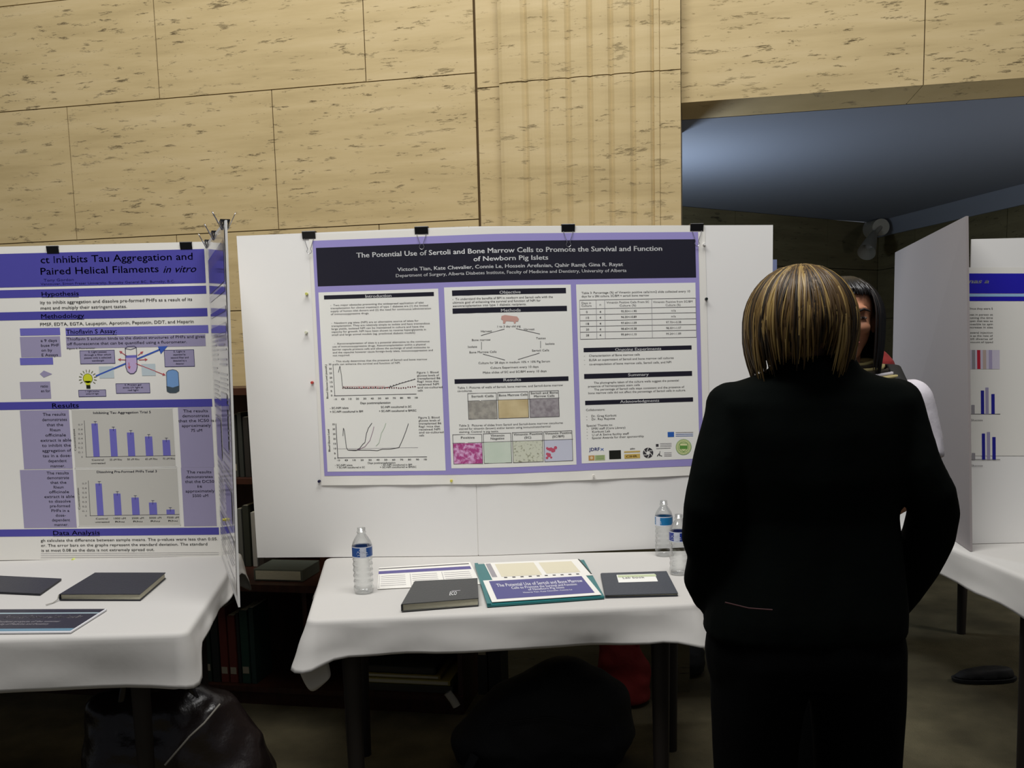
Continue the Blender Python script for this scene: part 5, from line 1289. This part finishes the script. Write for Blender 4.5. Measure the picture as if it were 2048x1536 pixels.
hand_tubes(mb, arm2R[-1], V((-.75, -.3, -.35)), (0, 0, 1), (0, -1, 0), M_SKIN, .55, .92); hand_tubes(mb, arm2L[-1], V((.5, -.2, -.75)), (0, 0, 1), (0, -1, 0), M_SKIN, .5, .92)
for s in (-1, 1): mb.tube([V((cx2+s*.08, Y2, .9)), V((cx2+s*.085, Y2, .5)), V((cx2+s*.085, Y2+.01, .09)), V((cx2+s*.09, Y2-.03, .045)), V((cx2+s*.095, Y2-.13, .03))], [.075, .052, .035, .032, .026], M_SKIN, 12)
link('body', remesh(mb, .006, 4), w2m)
face_parts(c2, -.18, w2m)
mb = MB(); mb.loft(tor[:-1]+[(cx2, Y2+.02, sh2+.005, .085, .06)], M_WHITEF, 22)
for A_ in (arm2R, arm2L): mb.tube([A_[0]+V((0, 0, .0)), A_[1], A_[1]+(A_[2]-A_[1])*.45], [(.056, .056), (.052, .052), (.054, .054)], M_WHITEF, 14)
for A_ in (arm2R, arm2L): mb.sphere(A_[0], .055, M_WHITEF, 10)
link('shirt', remesh(mb, .008, 3, .5, lambda p: noise.noise(V((p.x*12, p.y*12, p.z*7)))*.005), w2m)
mb = MB(); mb.loft([(cx2, Y2, .80, .16, .12), (cx2, Y2+.01, .90, .162, .122), (cx2, Y2+.01, .98, .14, .108)], M_TROUS, 20)
for s in (-1, 1): mb.tube([V((cx2+s*.08, Y2, .86)), V((cx2+s*.085, Y2, .5)), V((cx2+s*.09, Y2+.01, .09))], [.088, .075, .07], M_TROUS, 14)
link('trousers', remesh(mb, .011, 3), w2m)
for s in (-1, 1):
    mb = MB(); mb.loft([(cx2+s*.09, Y2-.06, .002, .042, .12), (cx2+s*.09, Y2-.06, .03, .042, .12), (cx2+s*.09, Y2-.03, .07, .036, .07)], M_BAG, 18); mb.build('shoe', w2m)
K0 = mat('hair_black', (.006, .005, .005), .35, spec=.5); K1 = mat('hair_black_brown', (.014, .010, .008), .35, spec=.5)
strand_hair('hair', V((c2.x, Y2+.012, 0)), w2(1690, 553).z, .097, .112, .112, lambda az: w2(1690, 738).z+.012*math.cos(az*2), w2m, [K0, K1], [60, 40], n=420, yawgap=(-math.pi/2-.22, .86, c2.z+.062), seed=9, curl=.94, thick=(.0022, .0036))
# striped scarf at her neck
CRM = mat('scarf_cream', C(206, 190, 130), .8); DKS = mat('scarf_dark', C(52, 44, 34), .8)
mb = MB()
for k in range(6):
    m_ = (CRM, DKS, CRM, DKS, M_WHITEF, CRM)[k]; o = k*.0095; pts = []
    for j in range(13):
        a = -math.pi*.95+j/12*math.pi*1.9-math.pi/2+math.pi
        a = math.pi/2+ .25 + j/12*(2*math.pi-.5)
        pts.append(V((cx2+(.066+o*1.25)*math.cos(a)*1.15, Y2+.018+(.055+o*.8)*math.sin(a), sh2+.038-o*.78-.012*(math.sin(a) < 0)*abs(math.sin(a)))))
    mb.tube(pts, .0056, m_, 6)
mb.build('striped_collar', w2m, label='cream and dark striped collar')
# red backpack on her shoulders
rbk = thing('backpack', 'red rounded backpack worn by the dark-haired woman, behind her shoulder', 'bag', V((cx2+.10, Y2+.22, 1.0)))
tz = w2(1790, 690, .2).z
blob('bag_body', [(cx2+.10, Y2+.225, 1.02, .12, .07), (cx2+.115, Y2+.225, 1.12, .135, .085), (cx2+.12, Y2+.225, 1.30, .125, .085), (cx2+.125, Y2+.225, tz-.045, .095, .07), (cx2+.13, Y2+.225, tz-.012, .055, .045)], M_RED, .009, .006, 10, rbk, 5)
p0 = w2(1792, 750, -.04)
for s in (1, -1):
    X_ = lambda x: cx2+s*(x-cx2)
    pts = [V((X_(cx2+.095), Y2+.16, sh2-.02)), V((X_(cx2+.125), Y2+.07, sh2+.022)), V((X_(cx2+.125), Y2+.0, sh2+.022)), V((X_(cx2+.125), Y2-.075, sh2-.04)), V((X_(cx2+.12), Y2-.112, sh2-.12)), V((X_(cx2+.13), Y2-.10, 1.17)), V((X_(cx2+.155), Y2+.0, 1.08)), V((X_(cx2+.12), Y2+.16, 1.06))]
    mb = MB(); mb.tube(pts, [(.020, .004)]*len(pts), mat('strap_black', (.01, .01, .01), .7), 8, up=(1, 0, 0)); mb.build('shoulder_strap', rbk, label='black strap over the white shirt')
